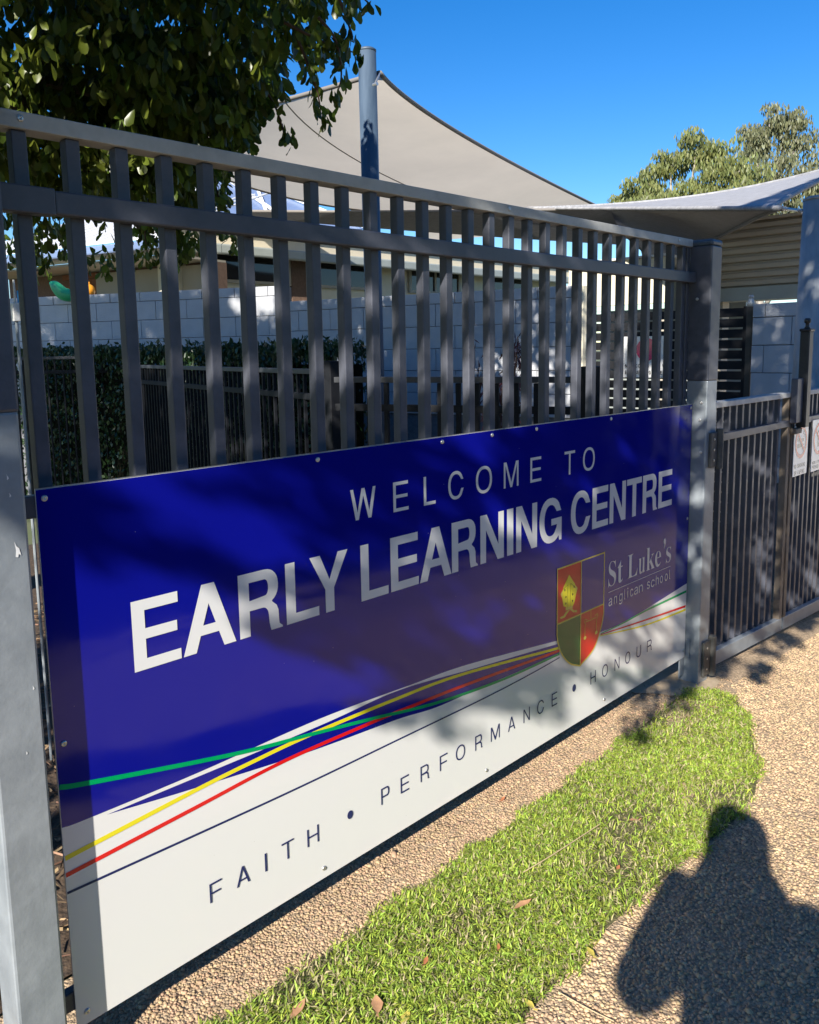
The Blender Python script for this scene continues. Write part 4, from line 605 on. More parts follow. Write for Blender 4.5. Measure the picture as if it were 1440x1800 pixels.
# crest -----------------------------------------------------------
CR = {'mitre': [(1.969, 0.727), (2.01, 0.682), (2.022, 0.649), (2.009, 0.61), (1.995, 0.594), (1.973, 0.593), (1.946, 0.604), (1.931, 0.612), (1.921, 0.647), (1.93, 0.686)], 'hornr': [(2.013, 0.677), (2.029, 0.661), (2.024, 0.648), (2.017, 0.636)], 'hornl': [(1.93, 0.68), (1.911, 0.663), (1.918, 0.648), (1.927, 0.657)], 'band': [(1.946, 0.601), (1.994, 0.599), (1.995, 0.588), (1.946, 0.59)], 'rib': [(1.963, 0.587), (1.946, 0.583), (1.932, 0.573), (1.908, 0.573), (1.913, 0.565), (1.942, 0.565), (1.958, 0.577), (1.975, 0.586), (1.985, 0.581), (2.0, 0.57), (2.025, 0.565), (2.027, 0.573), (2.005, 0.576), (1.992, 0.587)], 'lines': [[(1.959, 0.692), (1.96, 0.599)], [(1.979, 0.69), (1.981, 0.597)], [(1.93, 0.68), (1.956, 0.688)], [(1.98, 0.691), (2.015, 0.664)]], 'dots': [(1.947, 0.644, 0.0045), (1.947, 0.618, 0.0045), (1.994, 0.644, 0.0045), (1.993, 0.618, 0.0045), (1.939, 0.673, 0.0045), (2.004, 0.672, 0.0045)], 'rings': [(1.968, 0.683, 0.006), (1.969, 0.645, 0.006), (1.97, 0.605, 0.006)], 'scales': [[(2.13, 0.548), (2.131, 0.512)], [(2.092, 0.508), (2.129, 0.506), (2.171, 0.507)], [(2.102, 0.514), (2.086, 0.52), (2.083, 0.509), (2.092, 0.498), (2.086, 0.488)], [(2.161, 0.516), (2.178, 0.521), (2.183, 0.514), (2.176, 0.503), (2.172, 0.491)], [(2.087, 0.488), (2.086, 0.451)], [(2.172, 0.491), (2.172, 0.45)]], 'pans': [(2.087, 0.443, 0.01), (2.172, 0.443, 0.01)]}
xl, xm, xr, zt_, zm, zb_ = 1.889, 2.0545, 2.228, .7645, .5495, .336
left = cr([(xl, zm), (1.892, .49), (1.920, .427), (1.979, .369), (xm, zb_)]); right = cr([(xr, zm), (2.226, .50), (2.199, .433), (2.150, .375), (xm, zb_)])
flat('crest_red_quarter', [[(xl, zt_), (xm, zt_), (xm, zm), (xl, zm)]], -.0022, P['dred'])
flat('crest_blue_quarter', [[(xm, zt_), (xr, zt_), (xr, zm), (xm, zm)]], -.0022, P['blue'])
flat('crest_green_quarter', [left+[(xm, zm)]], -.0022, P['dgreen'])
flat('crest_red_quarter', [right+[(xm, zm)]], -.0022, P['dred'])
gw = .0058
flat('crest_outline', [ribbon([(xl, zt_), (xl, zm)], gw, gw, False)], -.0025, P['gold'])
gold = [ribbon([(xr, zt_+gw/2), (xr, zm)], gw, gw, False), ribbon(left, gw, gw, False), ribbon(right, gw, gw, False)]
for i, g in enumerate(gold): flat('crest_outline', [g], -.0025-.0001*(i+1), P['gold'])
flat('crest_outline', [ribbon([(xl-gw/2, zt_), (xr, zt_)], gw, gw, False)], -.0029, P['gold'])
flat('crest_cross_bar', [ribbon([(xl, zm), (xr, zm)], gw*.9, gw*.9, False)], -.0030, P['gold'])
flat('crest_cross_bar', [ribbon([(xm, zt_), (xm, zb_)], gw*.9, gw*.9, False)], -.0031, P['gold'])
flat('mitre_emblem', [CR['mitre']], -.0028, P['yellow']); flat('mitre_emblem', [CR['hornr']], -.0027, P['gold']); flat('mitre_emblem', [CR['hornl']], -.0027, P['gold'])
flat('mitre_ribbon', [CR['band']], -.0030, P['gold']); flat('mitre_ribbon', [CR['rib']], -.0029, P['gold'])
for k, c in enumerate(CR['lines']): flat('mitre_line', [ribbon([tuple(p) for p in c], .0016, .0016, False)], -.0031-.0001*k, P['black'])
dots = []
for (x, z, r_) in CR['dots']: dots.append([(x+r_*.8*cos(a*pi/6), z+r_*1.1*sin(a*pi/6)) for a in range(12)])
for d_ in dots: flat('mitre_jewel', [d_], -.0034, P['black'])
for (x, z, r_) in CR['rings']: flat('mitre_jewel', [[(x+r_*.55*cos(a*pi/6), z+r_*.8*sin(a*pi/6)) for a in range(12)]], -.0036, P['yellow'])
for k, c in enumerate(CR['scales']): flat('scales_emblem', [ribbon([tuple(p) for p in c], .0026, .0026, False)], -.0027-.0001*k, P['gold'])
for (x, z, r_) in CR['pans']: flat('scale_pan', [[(x+r_*cos(a*pi/8), z+r_*.75*sin(a*pi/8)) for a in range(16)]], -.0033, P['gold'])
# screws
for x, z in [[0.017, 1.302], [0.36, 1.304], [0.742, 1.304], [1.245, 1.306], [1.496, 1.306], [1.751, 1.306], [2.264, 1.306], [2.979, 1.306], [0.018, 0.77], [0.024, 0.131], [0.718, 0.132], [1.46, 0.132], [2.248, 0.132], [2.976, 0.138], [2.976, 0.785]]:
    if x != .36: share('screw', sc_, sign, (x, -.0038 if .02 < x < .02 else -.0005, z))
# ------------------------------------------------------------------ gates to the right
def gate(name, x0, x1, yy, label, rusty, seed):
    g = empty(name, ((x0+x1)/2, yy, gz(x0)), label, 'gate')
    zb0, zb1 = gz(x0)+.032, gz(x1)+.032; zt = 1.322
    def slab(nm, a, b_, z0, z0b, z1, z1b, y0, y1, m, bev=.003):
        return MB().obox((a, y0), (b_, y0), y1-y0, z0, z1, 0, z0b, z1b).build(nm, m, g, bev)
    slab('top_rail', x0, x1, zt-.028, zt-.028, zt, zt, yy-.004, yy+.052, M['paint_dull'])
    slab('middle_rail', x0, x1, 1.128, 1.128, 1.165, 1.165, yy, yy+.030, M['paint'])
    slab('bottom_rail', x0, x1, zb0, zb1, zb0+.075, zb1+.075, yy, yy+.034, M['galv'])
    slab('stile', x0, x0+.042, zb0+.07, zb0+.07, 1.2925, 1.2925, yy+.002, yy+.04, M['rust'] if rusty else M['galv'])
    slab('stile', x1-.042, x1, zb1+.07, zb1+.07, 1.2925, 1.2925, yy+.002, yy+.04, M['rust'])['label'] = 'worn gate stile with rust showing through its paint'
    n = int(round((x1-x0-.08)/.078)); me = MB().box(-.0125, .0125, -.0125, .0125, 0, 1.0).mesh('picket', .0025); me.materials.append(M['paint'])
    for k in range(1, n):
        x = x0+.02+k*(x1-x0-.04)/n; zb_ = gz(x)+.10
        p = share('picket', me, g, (x, yy+.044, zb_)); p.scale = (1, 1, 1.293-zb_)
    return g
g1 = gate('entry_gate', 3.132, 4.174, -.04, 'dark metal picket gate leaf hung on the right fence post', False, 1)
g2 = gate('entry_gate', 4.198, 5.6, -.04, 'dark metal picket gate leaf that carries the two warning signs', True, 2)
def hinge(z, h):
    MB().box(3.030, 3.100, -.081, -.0675, z, z+h).build('hinge', M['hinge'], g1, .005)
    b = MB(); b.tube([(3.122, -.080, z-.012), (3.122, -.080, z+h+.012)], .018, 12); b.box(3.122, 3.185, -.058, -.0415, z+.01, z+h-.01); b.build('hinge_barrel', M['hinge'], g1, .002)
    for i in range(3): MB().lathe((3.062, -.0815, z+h*(.2+.3*i)), [(.0055, 0), (.0055, -.002), (.003, -.003)], 10, 'y').build('hinge_screw', M['steel'], g1)
hinge(1.025, .165); hinge(.005, .175)
# tall magnetic latch where the leaves meet
LX = 4.264
b = MB(); b.box(LX-.034, LX+.034, -.098, -.046, 1.12, 1.66); b.box(LX-.041, LX+.041, -.103, -.042, 1.658, 1.675); o = b.build('latch', M['black'], g1, .006); o['label'] = 'tall black safety latch rising above the gate'
MB().lathe((LX, -.072, 1.675), [(.018, 0), (.011, .012), (.010, .028), (.017, .034), (.018, .05), (.012, .058)], 14).build('latch_knob', M['black'], g1, 0, True)
MB().box(LX-.135, LX-.036, -.080, -.0445, 1.15, 1.40).build('latch_body', M['paint'], g1, .006)
MB().box(LX-.10, LX-.0, -.072, -.0405, 1.085, 1.118).build('latch_bracket', M['rust'], g1, .006)
# warning signs on the second leaf
def warn(x0, x1, z0, z1, label, lines):
    s = empty('warning_sign', ((x0+x1)/2, -.046, z0), label, 'sign')
    MB().box(x0, x1, -.0462, -.0422, z0, z1).build('sign_plate', P['white'], s, .0006)
    cx = (x0+x1)/2; wd = x1-x0; cz = z1-wd*.50; r = wd*.42; y = -.0466
    def ring(r0, r1): return [[(cx+r_*cos(a*pi/20), cz+r_*sin(a*pi/20)) for a in range(40)] for r_ in (r0, r1)]
    flat('prohibition_ring', ring(r, r*.77), y-.0006, P['red'], s)
    flat('prohibition_bar', [ribbon([(cx-r*.62, cz+r*.62), (cx+r*.62, cz-r*.62)], r*.2, r*.2, False)], y-.0009, P['red'], s)
    if 'SMOKING' in lines[0]:
        flat('cigarette_symbol', [[(cx-r*.6, cz+.02*r), (cx+r*.15, cz+.02*r), (cx+r*.15, cz+.2*r), (cx-r*.6, cz+.2*r)], [(cx+r*.22, cz+.02*r), (cx+r*.5, cz+.02*r), (cx+r*.5, cz+.2*r), (cx+r*.22, cz+.2*r)],
              [(cx-r*.6, cz-.34*r), (cx+r*.1, cz-.34*r), (cx+r*.1, cz-.1*r), (cx-r*.6, cz-.1*r)], [(cx+r*.2, cz-.3*r), (cx+r*.42, cz-.3*r), (cx+r*.42, cz-.14*r), (cx+r*.2, cz-.14*r)],
              ribbon([(cx+r*.4, cz+.26*r), (cx+r*.5, cz+.4*r), (cx+r*.32, cz+.5*r), (cx+r*.45, cz+.66*r)], r*.06)], y, P['black'], s)
    else:
        flat('phone_symbol', [[(cx-r*.2, cz-.5*r), (cx+r*.2, cz-.5*r), (cx+r*.2, cz+.5*r), (cx-r*.2, cz+.5*r)], [(cx-r*.13, cz-.25*r), (cx+r*.13, cz-.25*r), (cx+r*.13, cz+.38*r), (cx-r*.13, cz+.38*r)]], y, P['black'], s)
    z = cz-r-.052
    for ln in lines:
        tot = sum({'I': .3, ' ': .35, 'M': .95, 'W': 1.05}.get(c, .72)+.18 for c in ln); h = min(.026, wd*.86/tot); x = cx-tot*h/2; L_ = []
        for c in ln:
            a = {'I': .16, ' ': .3, 'M': .85, 'W': .95}.get(c, .62)
            if c != ' ': L_.append((c, x, x+a*h))
            x += (a+.22)*h
        o = word('sign_lettering', L_, z, z+h, .16, .14, P['black'], y, 0, True); o.parent = s; o.location = -s.location
        z -= h*1.75
warn(4.219, 4.449, .832, 1.142, 'white NO SMOKING OR VAPING sign with red ring on the gate', ['NO SMOKING', 'OR VAPING'])
warn(4.525, 4.76, .825, 1.138, 'white MOBILE PHONES PROHIBITED sign cut by the right photo edge', ['MOBILE PHONES', 'PROHIBITED', 'IN THIS AREA'])

# ------------------------------------------------------------------ shade-sail poles
def pole(name, base, top, r, m, label, extra=None):
    t = empty(name, base, label, 'pole'); b = MB(); b.tube([base, top], r, 20); b.build('pole_tube', m, t, 0, True)
    d = (Vector(top)-Vector(base)).normalized(); c = Vector(top)
    MB().tube([c-d*.002, c+d*.012, c+d*.022], [r*1.03, r*1.03, r*.8], 20).build('pole_cap', m, t, 0, True)
    return t
pA = pole('sail_post', (3.645, 2.775, -.12), (3.63, 2.79, 3.70), .0655, M['pole'], 'tall blue-grey round steel post holding the beige shade sail')
MB().tube([(3.60, 2.70, 3.45), (3.60, 2.66, 3.45)], .012, 8).build('eye_bolt', M['steel'], pA)
pB = pole('sail_post', (4.85, 0.126, -0.3), (4.862, 0.089, 2.462), .092, M['galv_pole'], 'leaning shiny galvanised round post behind the gate at right edge')

# ------------------------------------------------------------------ shade sails
def bez_tri(name, A, B, C, ab, bc, ca, m, label, n=26, hem=True):
    """triangular sail with concave edges: corners and the points half way along each edge"""
    A, B, C, ab, bc, ca = map(Vector, (A, B, C, ab, bc, ca))
    k1, k2, k3 = 2*ab-.5*(A+B), 2*bc-.5*(B+C), 2*ca-.5*(C+A)
    def pt(u, v, w_): return A*u*u+B*v*v+C*w_*w_+k1*2*u*v+k2*2*v*w_+k3*2*w_*u
    V = []; idx = {}
    for i in range(n+1):
        for j in range(n+1-i):
            idx[i, j] = len(V); V.append(pt(i/n, j/n, (n-i-j)/n)[:])
    F = []
    for i in range(n):
        for j in range(n-i):
            F.append((idx[i, j], idx[i+1, j], idx[i, j+1]))
            if j < n-i-1: F.append((idx[i+1, j], idx[i+1, j+1], idx[i, j+1]))
    root = empty(name, A[:], label, 'shade sail')
    me = np_mesh('sail_cloth', np.array(V), np.array(F), m, True); link('sail_cloth', me, None, root)
    for e in ((lambda t: pt(1-t, t, 0)), (lambda t: pt(0, 1-t, t)), (lambda t: pt(t, 0, 1-t))):
        MB().tube([e(k/24) for k in range(25)], .018, 6).build('edge_webbing', m if not hem else M['hem'], root, 0, True)
    return root, pt
s1, p1 = bez_tri('shade_sail', (3.729, 2.762, 3.574), (4.439, 7.491, 4.109), (10.091, 4.691, 3.549), (4.08, 4.757, 3.806), (6.728, 6.462, 3.423), (6.02, 3.73, 3.629), M['sail'], 'large beige shade sail rising to the blue-grey post')
MB().tube([p1(.62*(1-t)+0*t, .38*(1-t)+.22*t, .0*(1-t)+.78*t)-Vector((.012, .012, .012)) for t in [k/20 for k in range(21)]], .006, 5).build('sail_seam', M['hem'], s1)
MB().tube([(3.729, 2.762, 3.574), (3.61, 2.70, 3.45)], .008, 6).build('corner_shackle', M['steel'], s1)
s2, p2 = bez_tri('shade_sail', (7.049, 3.865, 3.13), (4.979, 0.364, 2.466), (8.023, 0.684, 3.303), (6.124, 1.74, 2.759), (5.663, 0.53, 2.653), (8.616, 2.555, 3.279), M['sail_grey'], 'silver-grey shade sail stretched to the right photo edge', hem=False)
s3, p3 = bez_tri('shade_sail', (5.03, 0.372, 2.465), (7.098, 2.875, 2.996), (10.488, 3.967, 2.702), (6.185, 1.615, 2.742), (8.894, 3.765, 3.068), (6.727, 1.384, 2.607), M['sail_dark'], 'charcoal shade sail seen from below beside the galvanised post', hem=False)
# long dark sail to the left: four-sided strip
def coons(name, a, b_, c, d, sag, m, label, n=18):
    a, b_, c, d = map(Vector, (a, b_, c, d)); V = []; F = []
    for i in range(n+1):
        for j in range(9):
            u, v_ = i/n, j/8; p = a.lerp(b_, u).lerp(d.lerp(c, u), v_); p.z -= sag*4*u*(1-u)*(1-abs(2*v_-1)*.4); V.append(p[:])
    for i in range(n):
        for j in range(8): k = i*9+j; F.append((k, k+9, k+10, k+1))
    root = empty(name, a[:], label, 'shade sail'); link('sail_cloth', np_mesh('sail_cloth', np.array(V), np.array(F), m, True), None, root)
    MB().tube([V[i*9] for i in range(n+1)], .016, 6).build('edge_webbing', M['hem'], root, 0, True)
    return root
coons('shade_sail', (4.529, 5.665, 3.054), (7.282, 2.956, 3.041), (9.373, 3.933, 2.919), (5.124, 6.347, 3.126), .03, M['sail_dark'], 'long charcoal shade sail seen edge-on above the fence rail')
coons('shade_sail', (11.734, 9.949, 4.639), (15.969, 7.505, 4.333), (20.085, 10.383, 4.885), (14.735, 12.595, 4.26), .0, M['sail'], 'small beige shade sail far behind the fence pickets')
# turnbuckle and chain from the grey sails to the galvanised post
ch = empty('tension_chain', (5.03, 0.372, 2.469), 'steel turnbuckle joining the grey sails to the galvanised post', 'chain')
a, b_ = Vector((5.011, 0.365, 2.466)), Vector((4.821, 0.149, 2.398))
MB().tube([a.lerp(b_, .25), a.lerp(b_, .7)], .010, 8).build('turnbuckle', M['steel'], ch)
for t in (.02, .12, .22, .75, .86, .97):
    c = a.lerp(b_, t); MB().tube([c+Vector((.018*cos(q_), .018*sin(q_)*.5, .012*sin(q_))) for q_ in [k*pi/5 for k in range(11)]], .0045, 5).build('chain_link', M['steel'], ch)

# ------------------------------------------------------------------ block walls
def block_wall(name, pts, ztop, zfoot, courses, label, bl=.395, bh=.20, th=.19, first=.0, capc=.10, tall=()):
    root = empty(name, (*pts[0], zfoot), label, 'wall')
    th_ = th
    core = MB()
    for i in range(len(pts)-1):
        core.obox(pts[i], pts[i+1], th_-.012, zfoot, ztop[i]-.006, .004)
    core.build('wall_core', M['mortar'], root)
    vars_ = []
    for k in range(4):
        me = MB().box(.0025, bl-.0025, 0, .03, .0025, bh-.0025).mesh('block', .004); me.materials.append(M['block']); vars_.append(me)
    capm = MB().box(.004, bl-.004, 0, .035, .003, capc-.003).mesh('cap_block', .004); capm.materials.append(M['block'])
    for i in range(len(pts)-1):
        a, b2 = Vector(pts[i]), Vector(pts[i+1]); L = (b2-a).length; ang = atan2(b2.y-a.y, b2.x-a.x); d = (b2-a)/L; n_ = Vector((-d.y, d.x))
        for c in range(courses+1):
            z = ztop[i]-capc-bh*c; off = -(bl/2 if c % 2 else 0)+first
            s = off-bl
            while s < L-.02:
                u0 = max(s, 0); u1 = min(s+bl, L)
                if u1-u0 > .05:
                    p = a+d*u0+n_*(-.014+R.uniform(-.0015, .0015))
                    o = share('cap_block' if c == 0 else 'block', capm if c == 0 else vars_[c % 4], root, (p.x, p.y, z), (0, 0, ang)); o.scale = ((u1-u0)/bl, 1, 1)
                s += bl
    return root
wl = block_wall('block_wall', [(2.62, 9.6), (4.60, 5.11), (5.27, 2.12)], [2.262, 2.10], -.2, 5, 'long grey concrete block wall behind the inner fences')
# end pier of the left wall; its sunlit paleness is put into the cream colour
pr = MB(); pr.box(5.262, 5.452, 2.005, 2.115, -.3, 2.09); o = pr.build('wall_pier', M['cream'], wl, .004); o['label'] = 'narrow end pier of the block wall, sunlit paleness put in its colour'
MB().box(5.30, 5.33, 1.985, 2.004, 1.50, 1.70).build('pier_bracket', M['galv'], wl, .004)
wr = block_wall('block_wall', [(5.491, 0.707), (5.433, 0.105)], [1.885], -.4, 6, 'grey block wall panel between the slatted gate and the galvanised post', first=.09)

# ------------------------------------------------------------------ slatted gate
sa, sb = Vector((5.537, 2.172)), Vector((5.605, 0.826))
sg = empty('slatted_gate', (sa.x, sa.y, -.2), 'dark gate of closely set horizontal slats', 'gate')
L = (sb-sa).length; ang = atan2(sb.y-sa.y, sb.x-sa.x); zt = 1.866
me = MB().box(0, L, -.011, .011, -.0645, 0).mesh('slat', .002); me.materials.append(M['dark'])
for k in range(22): share('slat', me, sg, (sa.x, sa.y, zt-.079*k), (0, 0, ang))
for q_ in (0, 1):
    p = sa.lerp(sb, q_); MB().obox(p+(sb-sa).normalized()*(-.05 if q_ == 0 else .002), p+(sb-sa).normalized()*(-.002 if q_ == 0 else .05), .04, zt-1.75, zt+.01, -.02).build('gate_stile', M['dark'], sg, .003)
hp = Vector((5.558, 0.757))
gp = empty('hinge_post', (hp.x, hp.y, -.3), 'black square gate post with a knobbed steel finial', 'post')
MB().box(hp.x-.022, hp.x+.022, hp.y-.022, hp.y+.022, -.35, 1.87).build('post_shaft', M['black'], gp, .004)
MB().lathe((hp.x, hp.y, 1.87), [(.026, 0), (.026, .035), (.018, .05), (.014, .062), (.019, .066), (.019, .078), (.012, .084)], 14).build('finial', M['galv'], gp, 0, True)
# notice fixed to the slats
na, nb = (5.555, 1.788, 1.672), (5.56, 1.369, 1.339)
nt_ = empty('gate_notice', na, 'white notice with pink disc on the slatted gate', 'sign')
a2, b2 = Vector(na[:2]), Vector(nb[:2]); d2 = (b2-a2).normalized(); n2 = Vector((d2.y, -d2.x))
MB().obox(a2+n2*.004, b2+n2*.004, -.004, nb[2], na[2], -.006).build('notice_plate', P['white'], nt_)
def onplane(o): 
    # re-lay flat print built in x/z onto the notice's own plane
    me = o.data
    for v_ in me.vertices:
        s_, z_ = v_.co.x, v_.co.z; q_ = a2+d2*s_+n2*(.019-v_.co.y); v_.co = (q_.x, q_.y, z_)
    o.parent = nt_; o.location = -nt_.location
WN = (b2-a2).length; HN = na[2]-nb[2]; zc = na[2]-HN*.32
onplane(flat('pink_disc', [[(WN*.5+WN*.22*cos(k*pi/14), zc+WN*.22*sin(k*pi/14)) for k in range(28)]], 0, P['pink'], nt_))
def rowtext(s_, z, h):
    x = .03; L_ = []
    for c in s_:
        a = {'I': .16, ' ': .3, 'M': .85, 'W': .95}.get(c, .62)
        if c != ' ': L_.append((c, x, x+a*h))
        x += (a+.2)*h
    k = (WN-.04)/max(x-.03, .01); L_ = [(c, .02+(p-.03)*k, .02+(q_-.03)*k) for c, p, q_ in L_]
    onplane(word('notice_lettering', L_, z, z+h, .16, .15, P['black'], -.0004, 0, True))
rowtext('NO ACCESS ALL VE', nb[2]+HN*.24, HN*.085); rowtext('EMERGENCY GATE ELE', nb[2]+HN*.08, HN*.085)

# ------------------------------------------------------------------ inner pool-style fences
def low_fence(a, b, ztop, zf, label, pitch=.09, w_=.018, endpost=None):
    a, b = Vector(a), Vector(b); root = empty('low_picket_fence', (a.x, a.y, zf), label, 'fence', 'black inner fences of the playground'); L = (b-a).length; d = (b-a)/L; ang = atan2(d.y, d.x)
    MB().obox(a, b, .04, ztop-.028, ztop, -.02).build('top_rail', M['rail_black'], root, .002)
    MB().obox(a, b, .03, ztop-.17, ztop-.135, -.015).build('middle_rail', M['dark'], root, .002)
    MB().obox(a, b, .03, zf+.1, zf+.135, -.015).build('bottom_rail', M['dark'], root, .002)
    me = MB().box(-w_/2, w_/2, -w_/2, w_/2, 0, ztop-.03-zf-.04).mesh('picket', .0015); me.materials.append(M['dark'])
    for k in range(1, int(L/pitch)):
        p = a+d*(k*pitch); share('picket', me, root, (p.x, p.y, zf+.04), (0, 0, ang))
    for p in endpost or ():
        p = Vector(p); MB().box(p.x-.035, p.x+.035, p.y-.035, p.y+.035, zf-.1, ztop+.045).build('fence_post', M['dark'], root, .004)
    return root
low_fence((2.195, 7.057), (3.3, 6.171), 1.585, .0, 'black low fence run furthest left, before the hedge', .075, .016, [(3.291, 6.119)])
low_fence((3.257, 5.968), (2.198, 1.657), 1.497, .0, 'black low fence run receding along the hedge', .085, .018, [(2.151, 1.566)])
low_fence((2.103, 1.476), (2.512, 0.314), 1.462, .0, 'black low fence run nearest behind the tall pickets', .095, .022, [(2.544, 0.262)])

# ------------------------------------------------------------------ buildings
def building_far():
    g = empty('school_building', (7.5, 8.2, -.3), 'long cream school building with grey gutter behind the block wall', 'building')
    yb, yw = 7.2, 7.48; x0, x1 = 4.30, 13.2
    MB().box(x0, x1, yb, yb+.03, 2.93, 3.085).build('fascia', M['fascia'], g)
    MB().box(x0, x1, yb-.09, yb-.002, 2.80, 2.925).build('gutter', M['gutter'], g, .02)
    MB().box(x0, x1, yb+.002, yw, 2.90, 2.925).build('soffit', M['beige'], g)
    MB().box(x0+.4, x1-.1, yw, yw+.25, -.3, 2.9).build('wall', M['cream'], g)
    # framed windows, raised so their dark glass deepens the shade under the eave
    for k, xx in enumerate((5.3, 7.0, 8.9, 10.9)):
        fr = MB(); fr.box(xx, xx+1.25, yw-.045, yw-.002, 2.84, 2.88); fr.box(xx, xx+1.25, yw-.045, yw-.002, 2.49, 2.53)
        fr.box(xx, xx+.05, yw-.045, yw-.002, 2.53, 2.84); fr.box(xx+1.2, xx+1.25, yw-.045, yw-.002, 2.53, 2.84); fr.box(xx+.6, xx+.64, yw-.045, yw-.002, 2.53, 2.84)
        wn = fr.build('window_frame', M['beige'], g)
        gl = MB().box(xx+.052, xx+1.198, yw-.02, yw-.008, 2.532, 2.838); go = link('pane', gl.mesh('pane'), M['glass'], wn, Vector((0, 0, 0)))
    MB().box(6.55, 7.0, yw-.055, yw-.004, 2.2, 2.89).build('door_panel', M['brick_joint'], g)
    # roof: white sheet above the fascia climbing to the ridge, with ribs
    rf = MB(); rf.v = [(x0-.2, yb-.05, 3.09), (x1+.1, yb-.05, 3.09), (x1+.1, yb+4.2, 4.0), (x0+3.6, yb+4.2, 4.0), (x0-.2, yb-.05, 3.11), (x1+.1, yb-.05, 3.11), (x1+.1, yb+4.2, 4.02), (x0+3.6, yb+4.2, 4.02)]
    rf.f = [(0, 3, 2, 1), (4, 5, 6, 7), (0, 1, 5, 4), (1, 2, 6, 5), (2, 3, 7, 6), (3, 0, 4, 7)]
    r_ = rf.build('roof', M['roof'], g); rb_ = MB()
    for k in range(24):
        x = x0+.1+k*.37; yy = min(4.1, max(.3, (x-x0+.2)/3.8*4.2)); rb_.tube([(x, yb-.04, 3.118), (x, yb-.04+yy, 3.118+yy*.91/4.25)], .012, 5)
    o = link('roof_ribs', rb_.mesh('roof_ribs'), M['roof'], r_, Vector((0, 0, 0))); o['kind'] = 'stuff'
    return g
building_far()
def building_brick():
    A, B = Vector((3.404, 10.66)), Vector((4.374, 6.837))
    g = empty('brick_building', (B.x, B.y, -.2), 'brown brick building corner with white roof sheeting at far left', 'building')
    d = (B-A).normalized(); n_ = Vector((d.y, -d.x)); L = (B-A).length
    MB().obox(A, B, -.02, 2.72, 2.82, 0).build('fascia', M['fascia'], g)
    MB().obox(A+n_*.10, B+n_*.10, -.09, 2.76, 2.86, 0).build('gutter', M['panelblue'], g, .02)
    MB().obox(A, B, .9, 2.69, 2.715, .0).build('soffit', M['beige'], g)
    wa, wb = A-n_*.7, B-n_*.7
    MB().obox(wa, wb, .2, -.2, 2.69, .012).build('wall', M['brick_joint'], g)
    ang = atan2(d.y, d.x); me = MB().box(.004, .226, -.010, .012, .004, .072).mesh('brick', .002); me.materials.append(M['brick'])
    i0 = int(L*.20/.23); cnt = 0
    for c in range(9):
        for k in range(0, 20):
            s_ = L*.30+k*.23+(.115 if c % 2 else 0); p = wa+d*s_
            if s_ > L-2.1: break
            share('brick', me, g, (p.x, p.y, 2.0+c*.076), (0, 0, ang)); cnt += 1
    MB().obox(wa+d*(L-2.05), wb, .05, .0, 2.66, -.045).build('beige_wall_panel', M['beige'], g)
    MB().obox(wa+d*(L*.42), wa+d*(L*.56), .03, 2.16, 2.26, -.02).build('dark_vent', M['black'], g)
    up_ = Vector((-n_.x, -n_.y, .36))
    q0 = A+n_*.12; q1 = B+n_*.12; rf = MB()
    P0, P1 = Vector((q0.x, q0.y, 2.885)), Vector((q1.x, q1.y, 2.885)); P2_, P3 = P1+up_*2.6-Vector((d.x, d.y, 0))*1.6, P0+up_*2.6
    rf.v = [P0[:], P1[:], P2_[:], P3[:]]+[(p+Vector((0, 0, .03)))[:] for p in (P0, P1, P2_, P3)]; rf.f = [(0, 3, 2, 1), (4, 5, 6, 7), (0, 1, 5, 4), (1, 2, 6, 5), (2, 3, 7, 6), (3, 0, 4, 7)]
    r_ = rf.build('roof', M['roof'], g); rb_ = MB()
    for k in range(14):
        a = (P0.lerp(P1, k/14))+Vector((0, 0, .035)); rb_.tube([a, a+up_*2.3], .014, 5)
    o = link('roof_ribs', rb_.mesh('roof_ribs'), M['roof'], r_, Vector((0, 0, 0))); o['kind'] = 'stuff'
building_brick()
def solar_roof():
    a, b_, c, d = (9.58, 14.317, 5.689), (11.0, 10.683, 4.023), (7.743, 11.928, 3.86), (9.068, 14.633, 5.489)
    g = empty('hipped_roof', (a[0], a[1], 2.9), 'blue-grey hipped roof with white ridge lines behind the beige sail', 'roof')
    a, b_, c, d = map(Vector, (a, b_, c, d)); t = Vector((0, .25, -.06))
    m_ = MB(); m_.v = [p[:] for p in (a, b_, c, d)]+[(p+t)[:] for p in (a, b_, c, d)]; m_.f = [(0, 1, 2), (0, 2, 3), (4, 6, 5), (4, 7, 6), (0, 4, 5, 1), (1, 5, 6, 2), (2, 6, 7, 3), (3, 7, 4, 0)]
    m_.build('roof_plane', M['panelblue'], g)
    for p, q_ in ((a, b_), (a, c), (a.lerp(b_, .35), c.lerp(b_, .45)), (a, c.lerp(b_, .6))):
        MB().tube([p-Vector((0, .05, -.02)), q_-Vector((0, .05, -.02))], .035, 6).build('ridge_cap', M['white'], g)
solar_roof()
